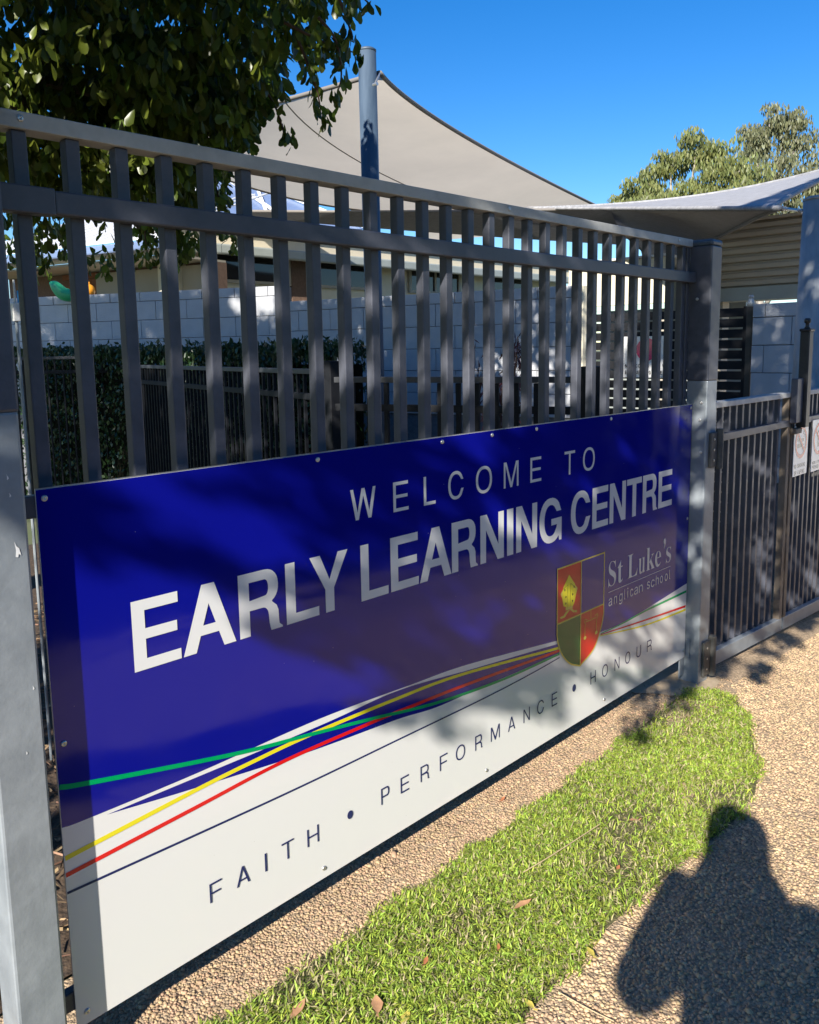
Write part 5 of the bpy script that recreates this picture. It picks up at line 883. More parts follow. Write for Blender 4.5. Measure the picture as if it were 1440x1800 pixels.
def building_right():
    X0 = 7.748
    g = empty('clad_building', (X0, 1.6, -.5), 'tan horizontally ribbed parapet wall behind the slatted gate', 'building')
    MB().box(X0+.03, X0+.25, -2.2, 2.02, 2.165, 2.80).build('wall', M['clad'], g)
    prof = MB(); k0 = [(X0+.028, 0), (X0+.0, .012), (X0+.0, .052), (X0+.028, .066)]
    prof.v = [(x, y, z) for y in (-2.2, 2.02) for x, z in k0]; prof.f = [(0, 4, 5, 1), (1, 5, 6, 2), (2, 6, 7, 3), (3, 7, 4, 0), (0, 1, 2, 3), (4, 7, 6, 5)]
    pm_ = prof.mesh('cladding_rib'); pm_.materials.append(M['clad'])
    for k in range(8): share('cladding_rib', pm_, g, (0, 0, 2.17+k*.079))
    MB().box(X0-.03, X0+.27, -2.25, 2.06, 2.80, 2.83).build('parapet_cap', M['clad'], g)
    MB().box(X0-.02, X0+.25, -2.2, 2.05, 2.03, 2.16).build('beam', M['gutter'], g)
    MB().box(X0+.06, X0+.22, 1.93, 2.03, -.5, 2.03).build('column', M['beige'], g)
    MB().box(X0+1.6, X0+1.7, -3.2, 1.78, -.5, 1.93).build('back_wall', M['white'], g)
    # cream awning front beyond the slatted gate
    h = empty('cream_verandah', (7.3, 2.9, -.5), 'low cream verandah front with mint trim seen between the right-hand pickets', 'building')
    y0, y1 = 2.23, 3.37
    MB().box(7.15, 7.21, y0, y1, 2.02, 2.475).build('fascia_board', M['cream'], h, .004)
    MB().box(7.145, 7.20, y0, y1, 1.965, 2.017).build('trim', M['mint'], h)
    MB().box(7.12, 9.6, y0, y1, 2.478, 2.50).build('verandah_roof', M['roof'], h)
    for yy in (y0+.02, y1-.08): MB().box(7.22, 7.28, yy, yy+.06, -.5, 2.02).build('post', M['beige'], h)
    MB().box(8.4, 8.5, y0-.3, y1+.3, -.5, 2.475).build('recess_wall', M['gutter'], h)
building_right()

# ------------------------------------------------------------------ foliage machinery
def foliage_obj(name, pos, size, m, parent, tmpl=(LV, LF), tilt=(.1, 2.4), yaw=None, stuff=True):
    V, F = scatter(tmpl[0], tmpl[1], pos, rotmats(len(pos), tilt), size)
    o = link(name, np_mesh(name, V, F, m), None, parent)
    if stuff: o['kind'] = 'stuff'
    return o
def blob(n, c, r, p=1.0):
    u = NR.normal(size=(n, 3)); u /= np.linalg.norm(u, axis=1)[:, None]; rad = NR.random(n)**(1/3*p)
    return np.array(c)+u*rad[:, None]*np.array(r)
def sprays(centres, k, spread, droop=.0):
    """leaves strung along short twigs: centres -> leaf points"""
    n = len(centres); d = NR.normal(size=(n, 3)); d[:, 2] = d[:, 2]*.5-droop; d /= np.linalg.norm(d, axis=1)[:, None]
    t = NR.uniform(-1, 1, (n, k)); pts = centres[:, None]+d[:, None]*t[..., None]*spread+NR.normal(0, spread*.17, (n, k, 3))
    return pts.reshape(-1, 3)
cam_a = np.array(CAM[:])
def azel(p):
    d = p-cam_a; return np.degrees(np.arctan2(d[:, 0], d[:, 1])), np.degrees(np.arctan2(d[:, 2], np.hypot(d[:, 0], d[:, 1])))

# ---- the tree leaning over the fence from the yard
yt = empty('broad_leaf_tree', (-.75, 3.3, 0), 'big glossy dark-leaved tree leaning over the fence at top left', 'tree')
tb = MB(); tb.tube([(-.75, 3.3, -.1), (-.72, 3.28, 1.2), (-.62, 3.2, 2.4), (-.35, 3.0, 3.4)], [.17, .145, .125, .10], 12); tb.build('trunk', M['bark'], yt, 0, True)
limbs = [[(-.35, 3.0, 3.4), (.3, 2.5, 3.75), (1.0, 2.0, 3.75), (1.7, 1.6, 3.45)], [(-.62, 3.2, 2.4), (.1, 2.7, 2.75), (.9, 2.5, 2.9), (1.6, 2.35, 2.85)],
         [(-.35, 3.0, 3.4), (.3, 3.3, 4.2), (.9, 3.4, 4.8)], [(.3, 2.5, 3.75), (.5, 1.5, 3.9), (.9, .8, 3.9)], [(-.62, 3.2, 2.6), (.0, 1.9, 2.8), (.2, 1.0, 2.75)], [(.9, 2.5, 2.9), (1.4, 2.7, 2.6), (1.9, 3.0, 2.35)], [(1.0, 2.0, 3.75), (1.6, 1.3, 3.7), (2.15, 1.0, 3.2)]]
for i, l in enumerate(limbs):
    MB().tube(cr(l, 6), [.06*(1-k/(6*(len(l)-1)+1))+.008 for k in range(6*(len(l)-1)+1)], 8).build('branch', M['bark'], yt, 0, True)
C_ = []
def addc(n, c, r): C_.append(blob(n, c, r))
addc(540, (1.464, 2.505, 3.262), (1.3, 1.3, .95)); addc(250, (1.021, 2.378, 2.89), (.75, .75, .62)); addc(290, (1.74, 2.118, 3.068), (.66, .66, .62)); addc(190, (1.835, 2.529, 2.85), (.48, .48, .42))
addc(48, (1.733, 1.517, 2.945), (.40, .40, .40)); addc(34, (2.048, 2.03, 2.897), (.26, .26, .26)); addc(170, (1.433, 2.852, 2.738), (.6, .6, .36)); addc(75, (2.158, 3.151, 2.633), (.20, .20, .50))
addc(30, (2.435, 3.217, 2.458), (.34, .34, .20)); addc(26, (1.96, 3.931, 2.343), (.5, .5, .20)); addc(60, (1.265, 3.142, 2.611), (.4, .4, .5)); addc(15, (1.788, 1.219, 3.0), (.22, .22, .22)); addc(22, (2.379, 2.776, 2.743), (.12, .12, .26))
addc(26, (2.064, 1.768, 2.771), (.18, .18, .14))
cent = np.concatenate(C_); pts = sprays(cent, 11, .13, .25)
az, el = azel(pts); lim = [[400, 34.4], [560, 40.35], [640, 43.39]]
ok = ~((az > lim[2][1]) & (el < 27)) & ~((az > lim[1][1]) & (el < 18.5) & (el > 3)) & ~((az > lim[0][1]) & (el < 13.3) & (el > 9.5)) & ((az < 75))
ok &= ~((az > 36.05) & (el < 15.4+1.2*np.sin(az*1.7))) & ~((az > 38.28) & (el < 18.2+1.0*np.sin(az*2.3))) & ~((az > 41.11) & (el < 21.5))
pts = pts[ok]
# overhead part of the crown, above the picture, that shades the wall and the inner yard
TS = np.array(TO_SUN[:])
def towards_sun(targets, t0, t1): return targets+TS*NR.uniform(t0, t1, len(targets))[:, None]
def line_targets(n, a, b, z0, z1):
    t = NR.random(n)[:, None]; p = np.array(a)*(1-t)+np.array(b)*t; return np.concatenate([p, NR.uniform(z0, z1, n)[:, None]], 1)
T = np.concatenate([line_targets(2300, (2.6, 9.6), (4.6, 5.1), .9, 2.3), line_targets(2100, (4.6, 5.1), (5.3, 2.05), .4, 2.15), line_targets(1900, (2.8, 7.5), (2.2, 1.5), .0, 1.75), line_targets(800, (2.2, 1.7), (2.5, .3), .1, 1.5), line_targets(900, (.2, .6), (2.4, 3.5), -.6, .6),
                    line_targets(500, (4.55, 2.1), (4.9, .3), .3, 1.45)])
T = np.repeat(T, 2, 0); oc = T+TS*(NR.uniform(3.4, 9.6, len(T))+np.where(T[:, 1] > 5.2, 2.2, 0))[:, None]
hole = np.array([noise.noise((p[0]*2.3+p[1]*1.1, p[1]*1.2+3, p[2]*2.4)) for p in T]) > .42
oc = oc[~hole & (oc[:, 1] > .25)]; az, el = azel(oc); oc = oc[~((el < 27) & (az > 11) & (az < 77))]; over = sprays(oc, 10, .14, .1); az, el = azel(over)
vis = (el < 26.5) & (az > 12) & (az < 76)
over = over[~vis & (over[:, 1] > .12)]
near = np.linalg.norm(pts-cam_a, axis=1); order = np.argsort(near/NR.uniform(.055, .078, len(pts)))
size = NR.uniform(.050, .090, len(pts)); lv_me = np_mesh('leaf', np.array(LV), np.array(LF), M['leaf'], True)
in_view = np.array([i for i in order if 19 < azel(pts[i:i+1])[0][0] < 70 and azel(pts[i:i+1])[1][0] < 24][:300]) if len(order) < 6000 else None
if in_view is None:
    a_, e_ = azel(pts); cand = [i for i in order if 19 < a_[i] < 72 and e_[i] < 24]; in_view = np.array(cand[:300])
mask = np.ones(len(pts), bool); mask[in_view] = False
rm = rotmats(len(in_view), (.3, 2.3))
for k, i in enumerate(in_view):
    o = bpy.data.objects.new('leaf', lv_me); COL.objects.link(o); o.parent = yt
    o.matrix_local = Matrix.Translation(Vector(pts[i])-yt.location) @ Matrix(rm[k].tolist()).to_4x4() @ Matrix.Scale(float(size[i]), 4)
foliage_obj('foliage', pts[mask], size[mask], M['leaf'], yt, (LV, LF), (.3, 2.3))
foliage_obj('crown', over, NR.uniform(.07, .10, len(over)), M['leaf'], yt, (BV, SF), (.2, 2.2))
# twigs poking out at the crown's right edge, with leaves alternating along them
tw = MB(); tl = []
for l in ([[(1.641, 1.21, 2.96), (1.749, 1.12, 2.896), (1.854, 1.095, 2.88), (1.949, 1.075, 2.872)], [(1.74, 1.258, 2.952), (1.789, 1.218, 2.79), (1.809, 1.201, 2.696), (1.85, 1.231, 2.602)], [(1.686, 1.043, 2.948), (1.77, 1.036, 2.879), (1.819, 1.059, 2.76), (1.799, 1.077, 2.656)], [(1.608, 0.845, 2.977), (1.641, 0.815, 2.854), (1.656, 0.802, 2.781)], [(1.818, 1.703, 2.934), (1.96, 1.722, 2.81), (2.0, 1.691, 2.677), (2.031, 1.666, 2.637)], [(1.429, 0.736, 2.933), (1.52, 0.655, 2.896), (1.599, 0.649, 2.862)], [(1.987, 2.554, 2.775), (2.141, 2.574, 2.645), (2.176, 2.551, 2.485), (2.241, 2.628, 2.388)], [(2.019, 3.0, 2.694), (1.96, 3.034, 2.357), (2.019, 3.116, 2.164)], [(1.635, 3.856, 2.49), (1.822, 3.884, 2.346), (2.017, 3.904, 2.192)]]):
    c = cr(l, 6); tw.tube(c, [.006*(1-k/len(c))+.0018 for k in range(len(c))], 5)
    for k in range(3, len(c), 1): 
        for _ in range(2): tl.append(np.array(c[k])+NR.normal(0, .018, 3))
tw.build('twigs', M['twig'], yt, 0, True)['kind'] = 'stuff'
foliage_obj('twig_leaves', np.array(tl), NR.uniform(.050, .070, len(tl)), M['leaf'], yt, (LV, LF), (.6, 2.4))

# ---- street tree behind the photographer: throws the dappled shade on fence and sign
stt = empty('street_tree', (-4.9, -.55, 0), 'leafy street tree behind the photographer that shades the fence', 'tree')
MB().tube([(-4.9, -.55, -.1), (-4.85, -.6, 1.2), (-4.75, -.8, 2.3), (-4.6, -1.1, 3.2)], [.16, .14, .12, .10], 12).build('trunk', M['bark'], stt, 0, True)
def zb_(x):
    xp = [-1.2, .0, .12, .37, .47, .72, .85, 1.0, 1.2, 1.5, 1.9, 2.3, 2.7, 3.2, 4.2, 6.5]; zp = [1.35, 1.30, 1.20, 1.08, .93, .80, .66, .56, .36, .30, .24, .20, .10, -.15, -.30, .0]
    return np.interp(x, xp, zp)
n = 9000; tx = NR.uniform(-1.3, 6.6, n); tz = NR.uniform(-.65, 4.2, n)
n1 = np.array([noise.noise((a*3.1, b_*3.3, 1.7)) for a, b_ in zip(tx, tz)]); n2_ = np.array([noise.noise((a*8.0, b_*8.5, 5.2)) for a, b_ in zip(tx, tz)])
dz = tz-zb_(tx)-np.where(tx > 2.9, .38, .10)*n1
lit = np.exp(-(((tx-1.35)/.75)**2+((tz-1.55)/.22)**2))*1.0+np.exp(-(((tx-1.2)/.6)**2+((tz-1.12)/.12)**2))*.22   # loose gap in the crown over the middle pickets
lit += np.exp(-(((tx-2.75)/.35)**2+((tz-.34)/.13)**2))*.8+np.exp(-(((tx-.75)/.22)**2+((tz-1.12)/.10)**2))*.35
dens = np.clip((dz+.02)/.18, 0, 1)
keep = (NR.random(n) < dens) & (n1*.75+n2_*1.0 < .15-lit*.62+.22*((tx > 2.35) & (tz > .5))+.14*((tx > .95) & (tx < 2.35) & (tz > .5) & (tz < 1.02))+.13*((tx > .3) & (tx < 1.0) & (tz > .9) & (tz < 1.34)))
keep |= (dz > -.10) & (dz < .05) & (n2_ > .36) & (tx > .9)
keep |= (tx > 2.55) & (tx < 3.15) & (tz > -.16) & (tz < .06) & (n2_ > .05)
keep &= ~((tz < .02) & (tx < 2.4))
T = np.stack([tx[keep], np.zeros(keep.sum()), tz[keep]], 1); sc_c = towards_sun(T, 4.0, 6.0)
sp = sprays(sc_c, 10, .065, .1); a_, e_ = azel(sp); sp = sp[(a_ > 77) | (a_ < 12) | (e_ > 33)]
foliage_obj('crown', sp, NR.uniform(.055, .09, len(sp)), M['leaf_street'], stt, (BV, SF), (.2, 2.4))
for k in range(16):
    e = sc_c[int(R.random()*len(sc_c))]; a = Vector((-4.6, -1.1, 3.2)); e = Vector(e); mid = a.lerp(e, .5)+Vector((0, 0, .35))
    if azel(np.array([e[:]]))[0][0] > 74 or azel(np.array([e[:]]))[0][0] < 14:
        MB().tube(cr([a, mid, e], 6), [.035*(1-q_/14)+.004 for q_ in range(13)], 6).build('branch', M['bark'], stt, 0, True)
# a few long bare twigs: the slanting streaks of shade on the pickets
tw2 = MB()
for k in range(9):
    x = R.uniform(.6, 2.6); z = R.uniform(1.1, 2.0); a = Vector((x, 0, z))+TO_SUN*6.2; e = Vector((x+R.uniform(.3, .6), 0, z-R.uniform(.3, .6)))+TO_SUN*6.4
    tw2.tube([a, a.lerp(e, .5)+Vector((0, 0, .04)), e], [.016, .012, .006], 6)
tw2.build('twigs', M['bark'], stt, 0, True)['kind'] = 'stuff'

# ---- hedges
def hedge(name, a, b, w_, z0, z1, n, label, m, ls=(.035, .065)):
    a, b = Vector(a), Vector(b); root = empty(name, (a.x, a.y, z0), label, 'hedge')
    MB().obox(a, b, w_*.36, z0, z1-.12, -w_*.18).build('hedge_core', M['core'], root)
    d = (b-a).normalized(); nn = Vector((-d.y, d.x)); L = (b-a).length
    t = NR.uniform(0, L, n); o = NR.uniform(-.5, .5, n)*w_; z = z0+(z1-z0)*NR.random(n)**.75
    face = NR.random(n) < .5; o[face] = (-.5+NR.uniform(-.06, .10, face.sum()))*w_*np.where(NR.random(face.sum()) < .6, 1, -1)
    topm = NR.random(n) < .3; z[topm] = z1+NR.normal(0, .035, topm.sum())+.04*np.sin(t[topm]*7)
    p = np.stack([a.x+d.x*t+nn.x*o, a.y+d.y*t+nn.y*o, z], 1)
    foliage_obj('foliage', p, NR.uniform(*ls, n), m, root, (BV, SF), (.2, 2.2)); return root
hedge('clipped_hedge', (3.162, 7.99), (3.615, 2.985), .5, -.1, 1.61, 24000, 'dark green clipped hedge between low fences and block wall', M['leaf_hedge'])
hedge('verge_hedge', (-7, -4.1), (16, -3.9), .8, -.6, 1.9, 9000, 'dense dark hedge along the far side of the footpath', M['leaf_hedge'], (.07, .13))
# purple-leaved shrub and low ground plants by the inner fence
pp = empty('purple_shrub', (3.284, 1.387, 0), 'spiky purple-leaved shrub in front of the block wall', 'shrub')
c = np.array((3.284, 1.386, 1.5)); st = MB()
cs = []
for k in range(11):
    a = R.uniform(0, 2*pi); e = c+np.array([cos(a)*R.uniform(.05, .2), sin(a)*R.uniform(.05, .2), R.uniform(-.1, .14)]); st.tube([(c[0], c[1], .0), tuple((c+e)/2*np.array([1, 1, .62])), tuple(e)], [.008, .006, .003], 5)
    for q_ in np.linspace(.35, 1, 12): cs.append(np.array([c[0], c[1], 0])*(1-q_)+e*q_+NR.normal(0, .02, 3))
st.build('stems', M['twig'], pp); cs = np.array(cs); cs = np.repeat(cs, 11, 0)+NR.normal(0, .025, (len(cs)*11, 3))
foliage_obj('foliage', cs, NR.uniform(.05, .10, len(cs)), M['leaf_purple'], pp, ([(0,0,0),(.5,.07,.02),(.5,-.07,.02),(1,0,-.02),(.5,0,0)], SF), (.5, 1.6))

# ---- far gum trees
def gum(base, h, lobes, m, label, trunk_r=.35, seed=3, leaf=.30, nper=720):
    r_ = random.Random(seed); root = empty('gum_tree', base, label, 'tree'); B = Vector(base)
    MB().tube([B-Vector((0, 0, .3)), B+Vector((.3, 0, h*.3)), B+Vector((.1, .2, h*.62))], [trunk_r, trunk_r*.75, trunk_r*.4], 10).build('trunk', M['bark_pale'], root, 0, True)
    P_ = []
    for (c, rr) in lobes:
        e = Vector(c); a = B+Vector((.2, .1, h*(.25+.3*r_.random()))); MB().tube(cr([a, a.lerp(e, .5)+Vector((0, 0, -.5)), e], 5), [trunk_r*.35*(1-k/12)+.03 for k in range(11)], 6).build('branch', M['bark_pale'], root, 0, True)
        for _ in range(20):
            u = NR.normal(size=3); u /= np.linalg.norm(u); sub = np.array(c)+u*np.array(rr)*NR.uniform(.25, 1.0)
            P_.append(blob(nper//13, sub, np.array(rr)*.38, .8))
    P_ = np.concatenate(P_); foliage_obj('foliage', P_, NR.uniform(leaf*.6, leaf*1.2, len(P_)), m, root, ([(0,0,0),(.5,.16,.02),(.5,-.16,.02),(1,0,-.05),(.5,0,0)], SF), (.9, 2.0))
gum((39.5, 18.2, -.5), 9.5, [((39.518, 20.713, 9.252),(0.9,0.9,0.6)),((39.104, 19.381, 9.921),(1.1,1.1,0.8)),((39.598, 18.421, 10.754),(1.1,1.1,0.85)),((39.214, 16.917, 11.066),(1.2,1.2,0.9)),((39.616, 16.03, 10.633),(1.2,1.2,1.0)),((38.054, 17.027, 8.987),(1.3,1.3,0.9)),((38.644, 15.755, 9.273),(1.4,1.4,1.0)),((39.083, 14.731, 9.694),(1.4,1.4,1.1)),((37.47, 18.191, 8.624),(1.2,1.2,0.6)),((38.356, 13.862, 8.329),(1.3,1.3,0.9)),((37.938, 14.872, 8.289),(1.4,1.4,0.8)),((37.438, 15.993, 7.736),(1.3,1.3,0.8)),((37.1, 18.884, 7.919),(1.2,1.2,0.6))], M['leaf_gum'], 'broad yellow-green gum tree behind the grey sails')
gum((46.5, 16.5, -.5), 13.5, [((46.065, 16.112, 13.29),(1.3,1.3,0.9)),((46.382, 15.257, 13.355),(1.1,1.1,0.8)),((44.944, 16.239, 12.195),(1.1,1.1,1.0)),((46.538, 14.817, 12.057),(1.4,1.4,1.1)),((45.255, 15.426, 11.097),(1.6,1.6,1.2)),((45.829, 13.799, 10.491),(1.5,1.5,1.1)),((45.02, 13.056, 9.01),(1.4,1.4,1.2)),((44.595, 14.315, 9.414),(1.6,1.6,1.2)),((44.162, 12.457, 7.733),(1.2,1.2,1.0)),((45.246, 12.337, 9.355),(1.5,1.5,1.2)),((43.257, 15.056, 8.23),(1.5,1.5,1.0))], M['leaf_gum2'], 'taller grey-green gum tree with brownish top at right edge', seed=5)

# ------------------------------------------------------------------ small things in the yard
def toys():
    p = Vector((3.459, 7.534, 2.304)); t = empty('green_bird_toy', p, 'green curved plastic toy bird on top of the block wall', 'toy')
    b = MB(); prof = []
    b.tube(cr([p+Vector((-.14, .10, .10)), p+Vector((-.10, .07, .06)), p+Vector((-.03, .02, -.03)), p+Vector((.05, -.03, -.03)), p+Vector((.10, -.07, .06)), p+Vector((.11, -.08, .11))], 6), [.012]+[.012+.062*sin(min(1, k/26)*pi)**.8 for k in range(1, 30)]+[.02], 12); b.build('body', M['green_toy'], t, 0, True)
    p = Vector((3.664, 7.439, 2.319)); t = empty('orange_ball_toy', p, 'round orange plastic toy on top of the block wall', 'toy')
    MB().lathe(p-Vector((0, 0, .075)), [(.005, 0)]+[(.072*sin(k*pi/10), .072-.072*cos(k*pi/10)) for k in range(1, 10)]+[(.02, .144), (.02, .165), (.004, .168)], 18).build('ball', M['orange_toy'], t, 0, True)
    q0 = Vector((0.561, 1.485, 1.719)); q1 = Vector((0.562, 1.485, 1.785)); q2 = Vector((0.562, 1.485, 1.869))
    t = empty('garden_stake', (q0.x, q0.y, 0), 'thin stake with white block and blue blade behind the first picket', 'ornament')
    MB().tube([(q0.x, q0.y, 0), (q0.x, q0.y, q0.z)], .006, 8).build('stake', M['galv'], t); MB().box(q0.x-.013, q0.x+.013, q0.y-.013, q0.y+.013, q0.z, q1.z).build('white_block', M['white'], t, .002)
    MB().tube([q1, (q1.x, q1.y, q2.z)], .004, 8).build('rod', M['white'], t)
    MB().poly([q1+Vector((.006, -.004, .0)), q1+Vector((.03, -.025, .015)), q1+Vector((.03, -.025, .05)), q1+Vector((.006, -.004, .045))]).build('blue_blade', M['blue_toy'], t)
toys()
# mulch chips behind the fence
n = 5200; x = NR.uniform(-1.2, 1.6, n); y = NR.uniform(.3, 3.6, n); CH = np.array([(-1,-.4,0),(1,-.3,.1),(.9,.4,0),(-.8,.35,.1),(0,0,.35)]); CF = np.array([(0,1,4),(1,2,4),(2,3,4),(3,0,4)])
V, F = scatter(CH, CF, np.stack([x, y, NR.uniform(.004, .022, n)], 1), rotmats(n, (-.5, .5)), np.stack([NR.uniform(.012, .032, n), NR.uniform(.006, .013, n), NR.uniform(.006, .012, n)], 1))
tag(link('bark_chips', np_mesh('bark_chips', V, F, M['chip'])), 'loose brown bark chips on the mulch bed', 'mulch', kind='stuff')
def bed_plants():
    t = NR.random(900); a = np.array((2.367, 1.776)); b = np.array((3.221, 0.782))
    p = a[None]*(1-t[:, None])+b[None]*t[:, None]+NR.normal(0, .12, (900, 2)); z = NR.random(900)**1.5*.75+gz(3)*0
    k = np.array([noise.noise((c[0]*2.5, c[1]*2.5, .3)) for c in p]) > -.05
    p = p[k]; z = z[k]; P_ = np.concatenate([p, z[:, None]], 1)
    root = empty('ground_shrubs', (P_[:, 0].mean(), P_[:, 1].mean(), 0), 'low brownish shrubs along the foot of the block wall', 'shrub'); foliage_obj('foliage', P_, NR.uniform(.04, .075, len(P_)), M['leaf_purple'], root, (SV, SF), (.2, 2.0))
bed_plants()

# ------------------------------------------------------------------ fallen leaves and stalks
def fallen(pts):
    base = [(0, 0, 0), (.22, .13, .03), (.22, 0, .01), (.22, -.13, .03), (.5, .20, .06), (.5, 0, .02), (.5, -.20, .05), (.78, .13, .05), (.78, 0, .03), (.78, -.12, .04), (1, 0, .08), (-.16, .01, .02)]
    Fq = [(0, 2, 1), (0, 3, 2), (1, 2, 5), (1, 5, 4), (2, 3, 6), (2, 6, 5), (4, 5, 8), (4, 8, 7), (5, 6, 9), (5, 9, 8), (7, 8, 10), (8, 9, 10)]
    for (x, y, L, yaw, m, label, w_, lift) in pts:
        b = MB(); k = R.uniform(.7, 1.5)
        b.v = [(vx*L, vy*L*w_, vz*L*k*1.5) for vx, vy, vz in base]; b.f = Fq
        b.v += [(-.01*L, .006, .0), (-.32*L, .001, .004), (-.32*L, -.001, .005), (-.01*L, -.0, .002)]; n0 = len(base); b.f = b.f+[(n0, n0+1, n0+2, n0+3)]
        o = b.build('fallen_leaf', M[m], None, 0, True, Vector((x, y, gz(x)+lift))); o.rotation_euler = (R.uniform(-.12, .12), R.uniform(-.1, .05), yaw); tag(o, label, 'leaf')
fallen([
 (1.068, -0.409, 0.062, -0.35, 'dead_leaf', 'long curled tan dead leaf alone in the middle of the grass', 0.85, 0.018),
 (0.909, -0.477, 0.022, 0.6, 'dead_leaf2', 'tiny orange dead leaf on the grass just below the long tan leaf', 1.2, 0.02),
 (0.55, -0.393, 0.05, 0.9, 'dead_leaf', 'broad tan dead leaf on the grass near the bottom photo edge', 1.5, 0.018),
 (0.399, -0.247, 0.062, 0.25, 'dead_leaf', 'pale dead leaf where the grass meets the path at bottom left', 1.1, 0.012),
 (0.567, -0.453, 0.045, 0.3, 'dead_leaf3', 'cream dead leaf cut by the bottom photo edge', 1.3, 0.014),
 (1.066, -0.671, 0.036, 1.1, 'dead_leaf3', 'small yellow leaf at the grass edge beside the person shadow', 1.2, 0.014),
 (0.821, -0.655, 0.034, 1.4, 'dead_leaf3', 'yellow-green leaf at the lower grass corner beside the pebbles', 1.2, 0.012),
 (1.506, -0.027, 0.03, 0.1, 'dead_leaf2', 'small orange-brown leaf on the pebble strip under the sign', 1.0, 0.006),
 (2.286, -0.154, 0.028, 0.8, 'dead_leaf2', 'reddish dead leaf at the grass edge near the sign end', 1.0, 0.008),
 (1.708, -0.45, 0.04, 2.6, 'dead_leaf', 'pale dead leaf lying in the upper grass', 1.0, 0.018),
 (1.422, -0.534, 0.022, 0.2, 'dead_leaf2', 'tiny orange leaf in the grass left of the person shadow', 1.3, 0.018),
 (2.738, -0.268, 0.03, 2.0, 'dead_leaf', 'tan leaf on the grass tip by the right post', 1.0, 0.014),
 (2.574, -0.504, 0.024, 1.0, 'dead_leaf3', 'yellow leaf on the curved grass edge at right', 1.1, 0.012),
 (0.739, -0.367, 0.03, 0.4, 'dead_leaf2', 'small rust leaf in the lower grass', 1.0, 0.018),
])
def stalk(pts, label, r_=.0016):
    tag(MB().tube(cr(pts, 6), r_, 5).build('dry_stalk', M['straw']), label, 'stalk')
stalk([(0.909, -0.665, 0.007), (0.914, -0.74, 0.006), (0.922, -0.812, 0.007)], 'pale straw stalk on the pebbles at the bottom')
stalk([(1.222, -0.658, 0.01), (1.238, -0.718, 0.007)], 'short straw stalk by the lower grass edge')
stalk([(1.217, -0.335, 0.022), (1.35, -0.357, 0.028), (1.593, -0.374, 0.024)], 'long thin dry runner lying across the grass')
stalk([(2.495, -0.167, 0.006), (2.751, -0.169, 0.0034)], 'thin dark twig on the path by the right post')
stalk([(2.577, -0.108, 0.006), (2.811, -0.114, -0.003)], 'second thin twig on the path, nearer the sign')
# leaf litter too small to name one by one
n = 420; x = NR.uniform(.2, 3.9, n); y = NR.uniform(-1.5, .1, n)
V, F = scatter(SV, SF, np.stack([x, y, gzv(x)+NR.uniform(.004, .009, n)], 1), rotmats(n, (-.3, .3)), NR.uniform(.004, .013, n))
tag(link('litter', np_mesh('litter', V, F, M['chip'])), 'tiny brown crumbs of leaf litter scattered on path and grass', 'litter', kind='stuff')

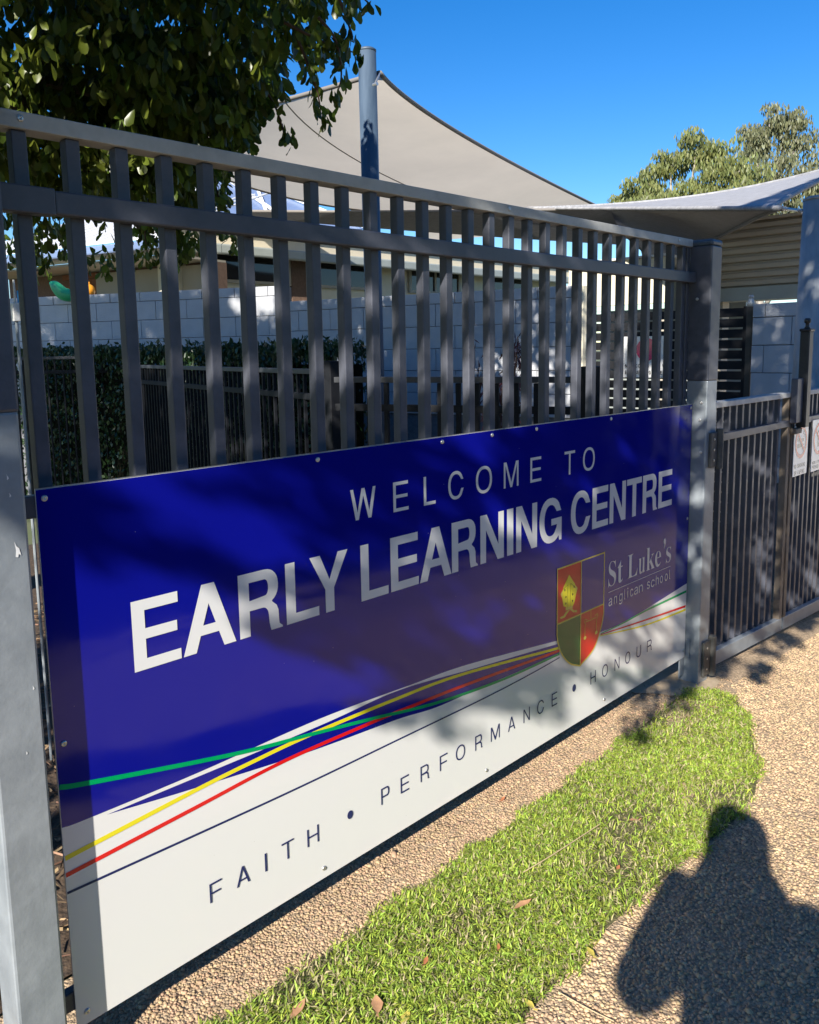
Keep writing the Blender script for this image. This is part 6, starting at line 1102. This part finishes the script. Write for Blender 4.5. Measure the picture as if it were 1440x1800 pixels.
# ------------------------------------------------------------------ the photographer (only the shadow falls in the picture)
def person():
    F_ = Vector((sin(YAW), cos(YAW), 0)); L_ = Vector((-F_.y, F_.x, 0)); P0 = Vector((-.911, -1.872, 0))
    root = empty('person', P0, 'person in dark shirt and trousers holding up a phone on the footpath', 'person')
    def at(f_, l_, z): return P0+F_*f_+L_*l_+Vector((0, 0, z))
    def skin(name, verts, edges, radii, m, parent, sub=2):
        me = bpy.data.meshes.new(name); me.from_pydata([v_[:] for v_ in verts], edges, [])
        o = bpy.data.objects.new(name, me); COL.objects.link(o); md = o.modifiers.new('skin', 'SKIN'); md.use_smooth_shade = True
        for i, r_ in enumerate(radii): me.skin_vertices[0].data[i].radius = (r_, r_) if not isinstance(r_, tuple) else r_
        me.skin_vertices[0].data[0].use_root = True
        s = o.modifiers.new('sub', 'SUBSURF'); s.levels = sub; s.render_levels = sub
        me2 = bpy.data.meshes.new_from_object(o.evaluated_get(bpy.context.evaluated_depsgraph_get())); bpy.data.objects.remove(o)
        me2.materials.clear(); me2.materials.append(m); me2.name = name; return link(name, me2, None, parent)
    ph = CAM+F_*-.012; ph_c = Vector((ph.x, ph.y, CAM.z-.052))
    V = []; E = []; Rr = []
    def add(p, r_, par=None):
        V.append(p); Rr.append(r_)
        if par is not None: E.append((par, len(V)-1))
        return len(V)-1
    pel = add(at(0, 0, .93), .13); wa = add(at(.01, 0, 1.10), .115, pel); chs = add(at(.0, 0, 1.30), .14, wa); ncb = add(at(.0, .01, 1.435), .075, chs); nk = add(at(.03, .02, 1.50), .055, ncb)
    jaw = add(at(.06, .03, 1.575), .068, nk); hd = add(at(.045, .03, 1.645), .100, jaw); crn = add(at(.03, .03, 1.70), .070, hd)
    for s in (1, -1):
        hip = add(at(0, .09*s, .88), .095, pel); kn = add(at(.03, .10*s, .50), .062, hip); an = add(at(-.01, .11*s, .09), .042, kn); ft = add(at(.12, .13*s, .04), .035, an)
        sh = add(at(-.0, .175*s, 1.395), .060, chs); el = add(at(.13, .235*s, 1.20), .042, sh)
        wr_ = add(ph_c-F_*.05+L_*(.055*s)+Vector((0, 0, -.075)), .027, el)
        palm = add(ph_c-F_*.022+L_*(.048*s)+Vector((0, 0, -.035)), .024, wr_)
        for k in range(4):
            z = -.045+.022*k; a = add(ph_c+L_*((.050)*s)+Vector((0, 0, z+.01))-F_*.004, .0095, palm); b_ = add(ph_c+L_*(.046*s)+Vector((0, 0, z+.012))+F_*.016, .0082, a); add(ph_c+L_*((.020-.003*k)*s)+Vector((0, 0, z+.010))+F_*.019, .0070, b_)
        a = add(ph_c-F_*.022+L_*(.034*s)+Vector((0, 0, -.030)), .0105, palm); add(ph_c-F_*.021+L_*(.016*s)+Vector((0, 0, -.012)), .0085, a)
    skin('body', V, E, Rr, M['skin'], root)
    # face
    nose = MB().tube([at(.125, .03, 1.655), at(.150, .03, 1.625), at(.130, .03, 1.612)], [.008, .014, .010], 8).build('nose', M['skin'], root, 0, True)
    for s in (1, -1):
        MB().lathe(at(.118, .03+.032*s, 1.650), [(.001, -.011), (.009, -.006), (.012, 0), (.009, .006), (.001, .011)], 10).build('eye', M['white'], root, 0, True)
        MB().tube([at(.045, .03+.088*s, 1.665), at(.035, .03+.096*s, 1.645), at(.045, .03+.088*s, 1.615)], [.008, .013, .007], 8).build('ear', M['skin'], root, 0, True)
    MB().tube([at(.122, .008, 1.590), at(.131, .03, 1.588), at(.122, .052, 1.590)], [.004, .007, .004], 8).build('mouth', M['dred'] if 'dred' in M else P['dred'], root, 0, True)
    hp_ = [(.095, 0), (.108, .03), (.110, .08), (.100, .13), (.092, .18), (.092, .24), (.089, .285), (.074, .32), (.045, .345), (.006, .353)]
    me_ = MB().lathe(at(-.008, .03, 1.405), hp_, 24).build('hair', M['hair'], root, 0, True)
    sv = [at(0, 0, 1.0), at(.005, 0, 1.13), at(0, 0, 1.30), at(0, .01, 1.425)]; se = [(0, 1), (1, 2), (2, 3)]; sr = [.155, .145, .165, .088]
    for s in (1, -1):
        a = len(sv); sv += [at(0, .18*s, 1.39), at(.07, .215*s, 1.29), at(.135, .24*s, 1.20), at(.19, .16*s, 1.33), at(.22, .10*s, 1.44)]; se += [(2, a), (a, a+1), (a+1, a+2), (a+2, a+3), (a+3, a+4)]; sr += [.090, .074, .070, .060, .052]
    skin('shirt', sv, se, sr, M['shirt'], root)
    tv = [at(0, 0, .96)]; te = []; tr_ = [.150]
    for s in (1, -1):
        a = len(tv); tv += [at(0, .092*s, .86), at(.03, .10*s, .50), at(-.005, .11*s, .12)]; te += [(0, a), (a, a+1), (a+1, a+2)]; tr_ += [.110, .080, .066]
        MB().tube([at(-.06, .11*s, .045), at(.03, .12*s, .05), at(.13, .13*s, .04), at(.18, .135*s, .03)], [.040, .046, .042, .022], 12).build('shoe', M['shoe'], root, 0, True)
    skin('trousers', tv, te, tr_, M['trouser'], root)
    # the phone, its lens just behind the viewpoint
    pn = empty('phone', ph_c, 'black phone held upright in both hands of the person', 'phone')
    b = MB(); c = ph_c; hw, hh = .037, .074; b.v = [(c+L_*x+F_*y+Vector((0, 0, z)))[:] for x, y, z in [(-hw,-.004,-hh),(hw,-.004,-hh),(hw,.004,-hh),(-hw,.004,-hh),(-hw,-.004,hh),(hw,-.004,hh),(hw,.004,hh),(-hw,.004,hh)]]
    b.f = [(0,3,2,1),(4,5,6,7),(0,1,5,4),(1,2,6,5),(2,3,7,6),(3,0,4,7)]; b.build('phone_body', M['black'], pn, .003)
    b = MB(); b.v = [(c+L_*x-F_*.0046+Vector((0, 0, z)))[:] for x, z in [(-hw+.004,-hh+.006),(hw-.004,-hh+.006),(hw-.004,hh-.006),(-hw+.004,hh-.006)]]; b.f = [(0, 1, 2, 3)]; b.build('phone_screen', M['glass'], pn)
person()

# repeats of one kind share a group
for nm, gr in (('fallen_leaf', 'fallen leaves on the grass and path'), ('shade_sail', 'shade sails over the playground'), ('gum_tree', 'gum trees behind the sails'), ('sail_post', 'round steel posts of the shade sails'),
               ('warning_sign', 'warning signs on the gate'), ('entry_gate', 'entry gate leaves'), ('block_wall', 'grey block walls'), ('dry_stalk', 'dry stalks and twigs on the ground')):
    for o in COL.objects:
        if o.parent is None and o.name.split('.')[0] == nm: o['group'] = gr
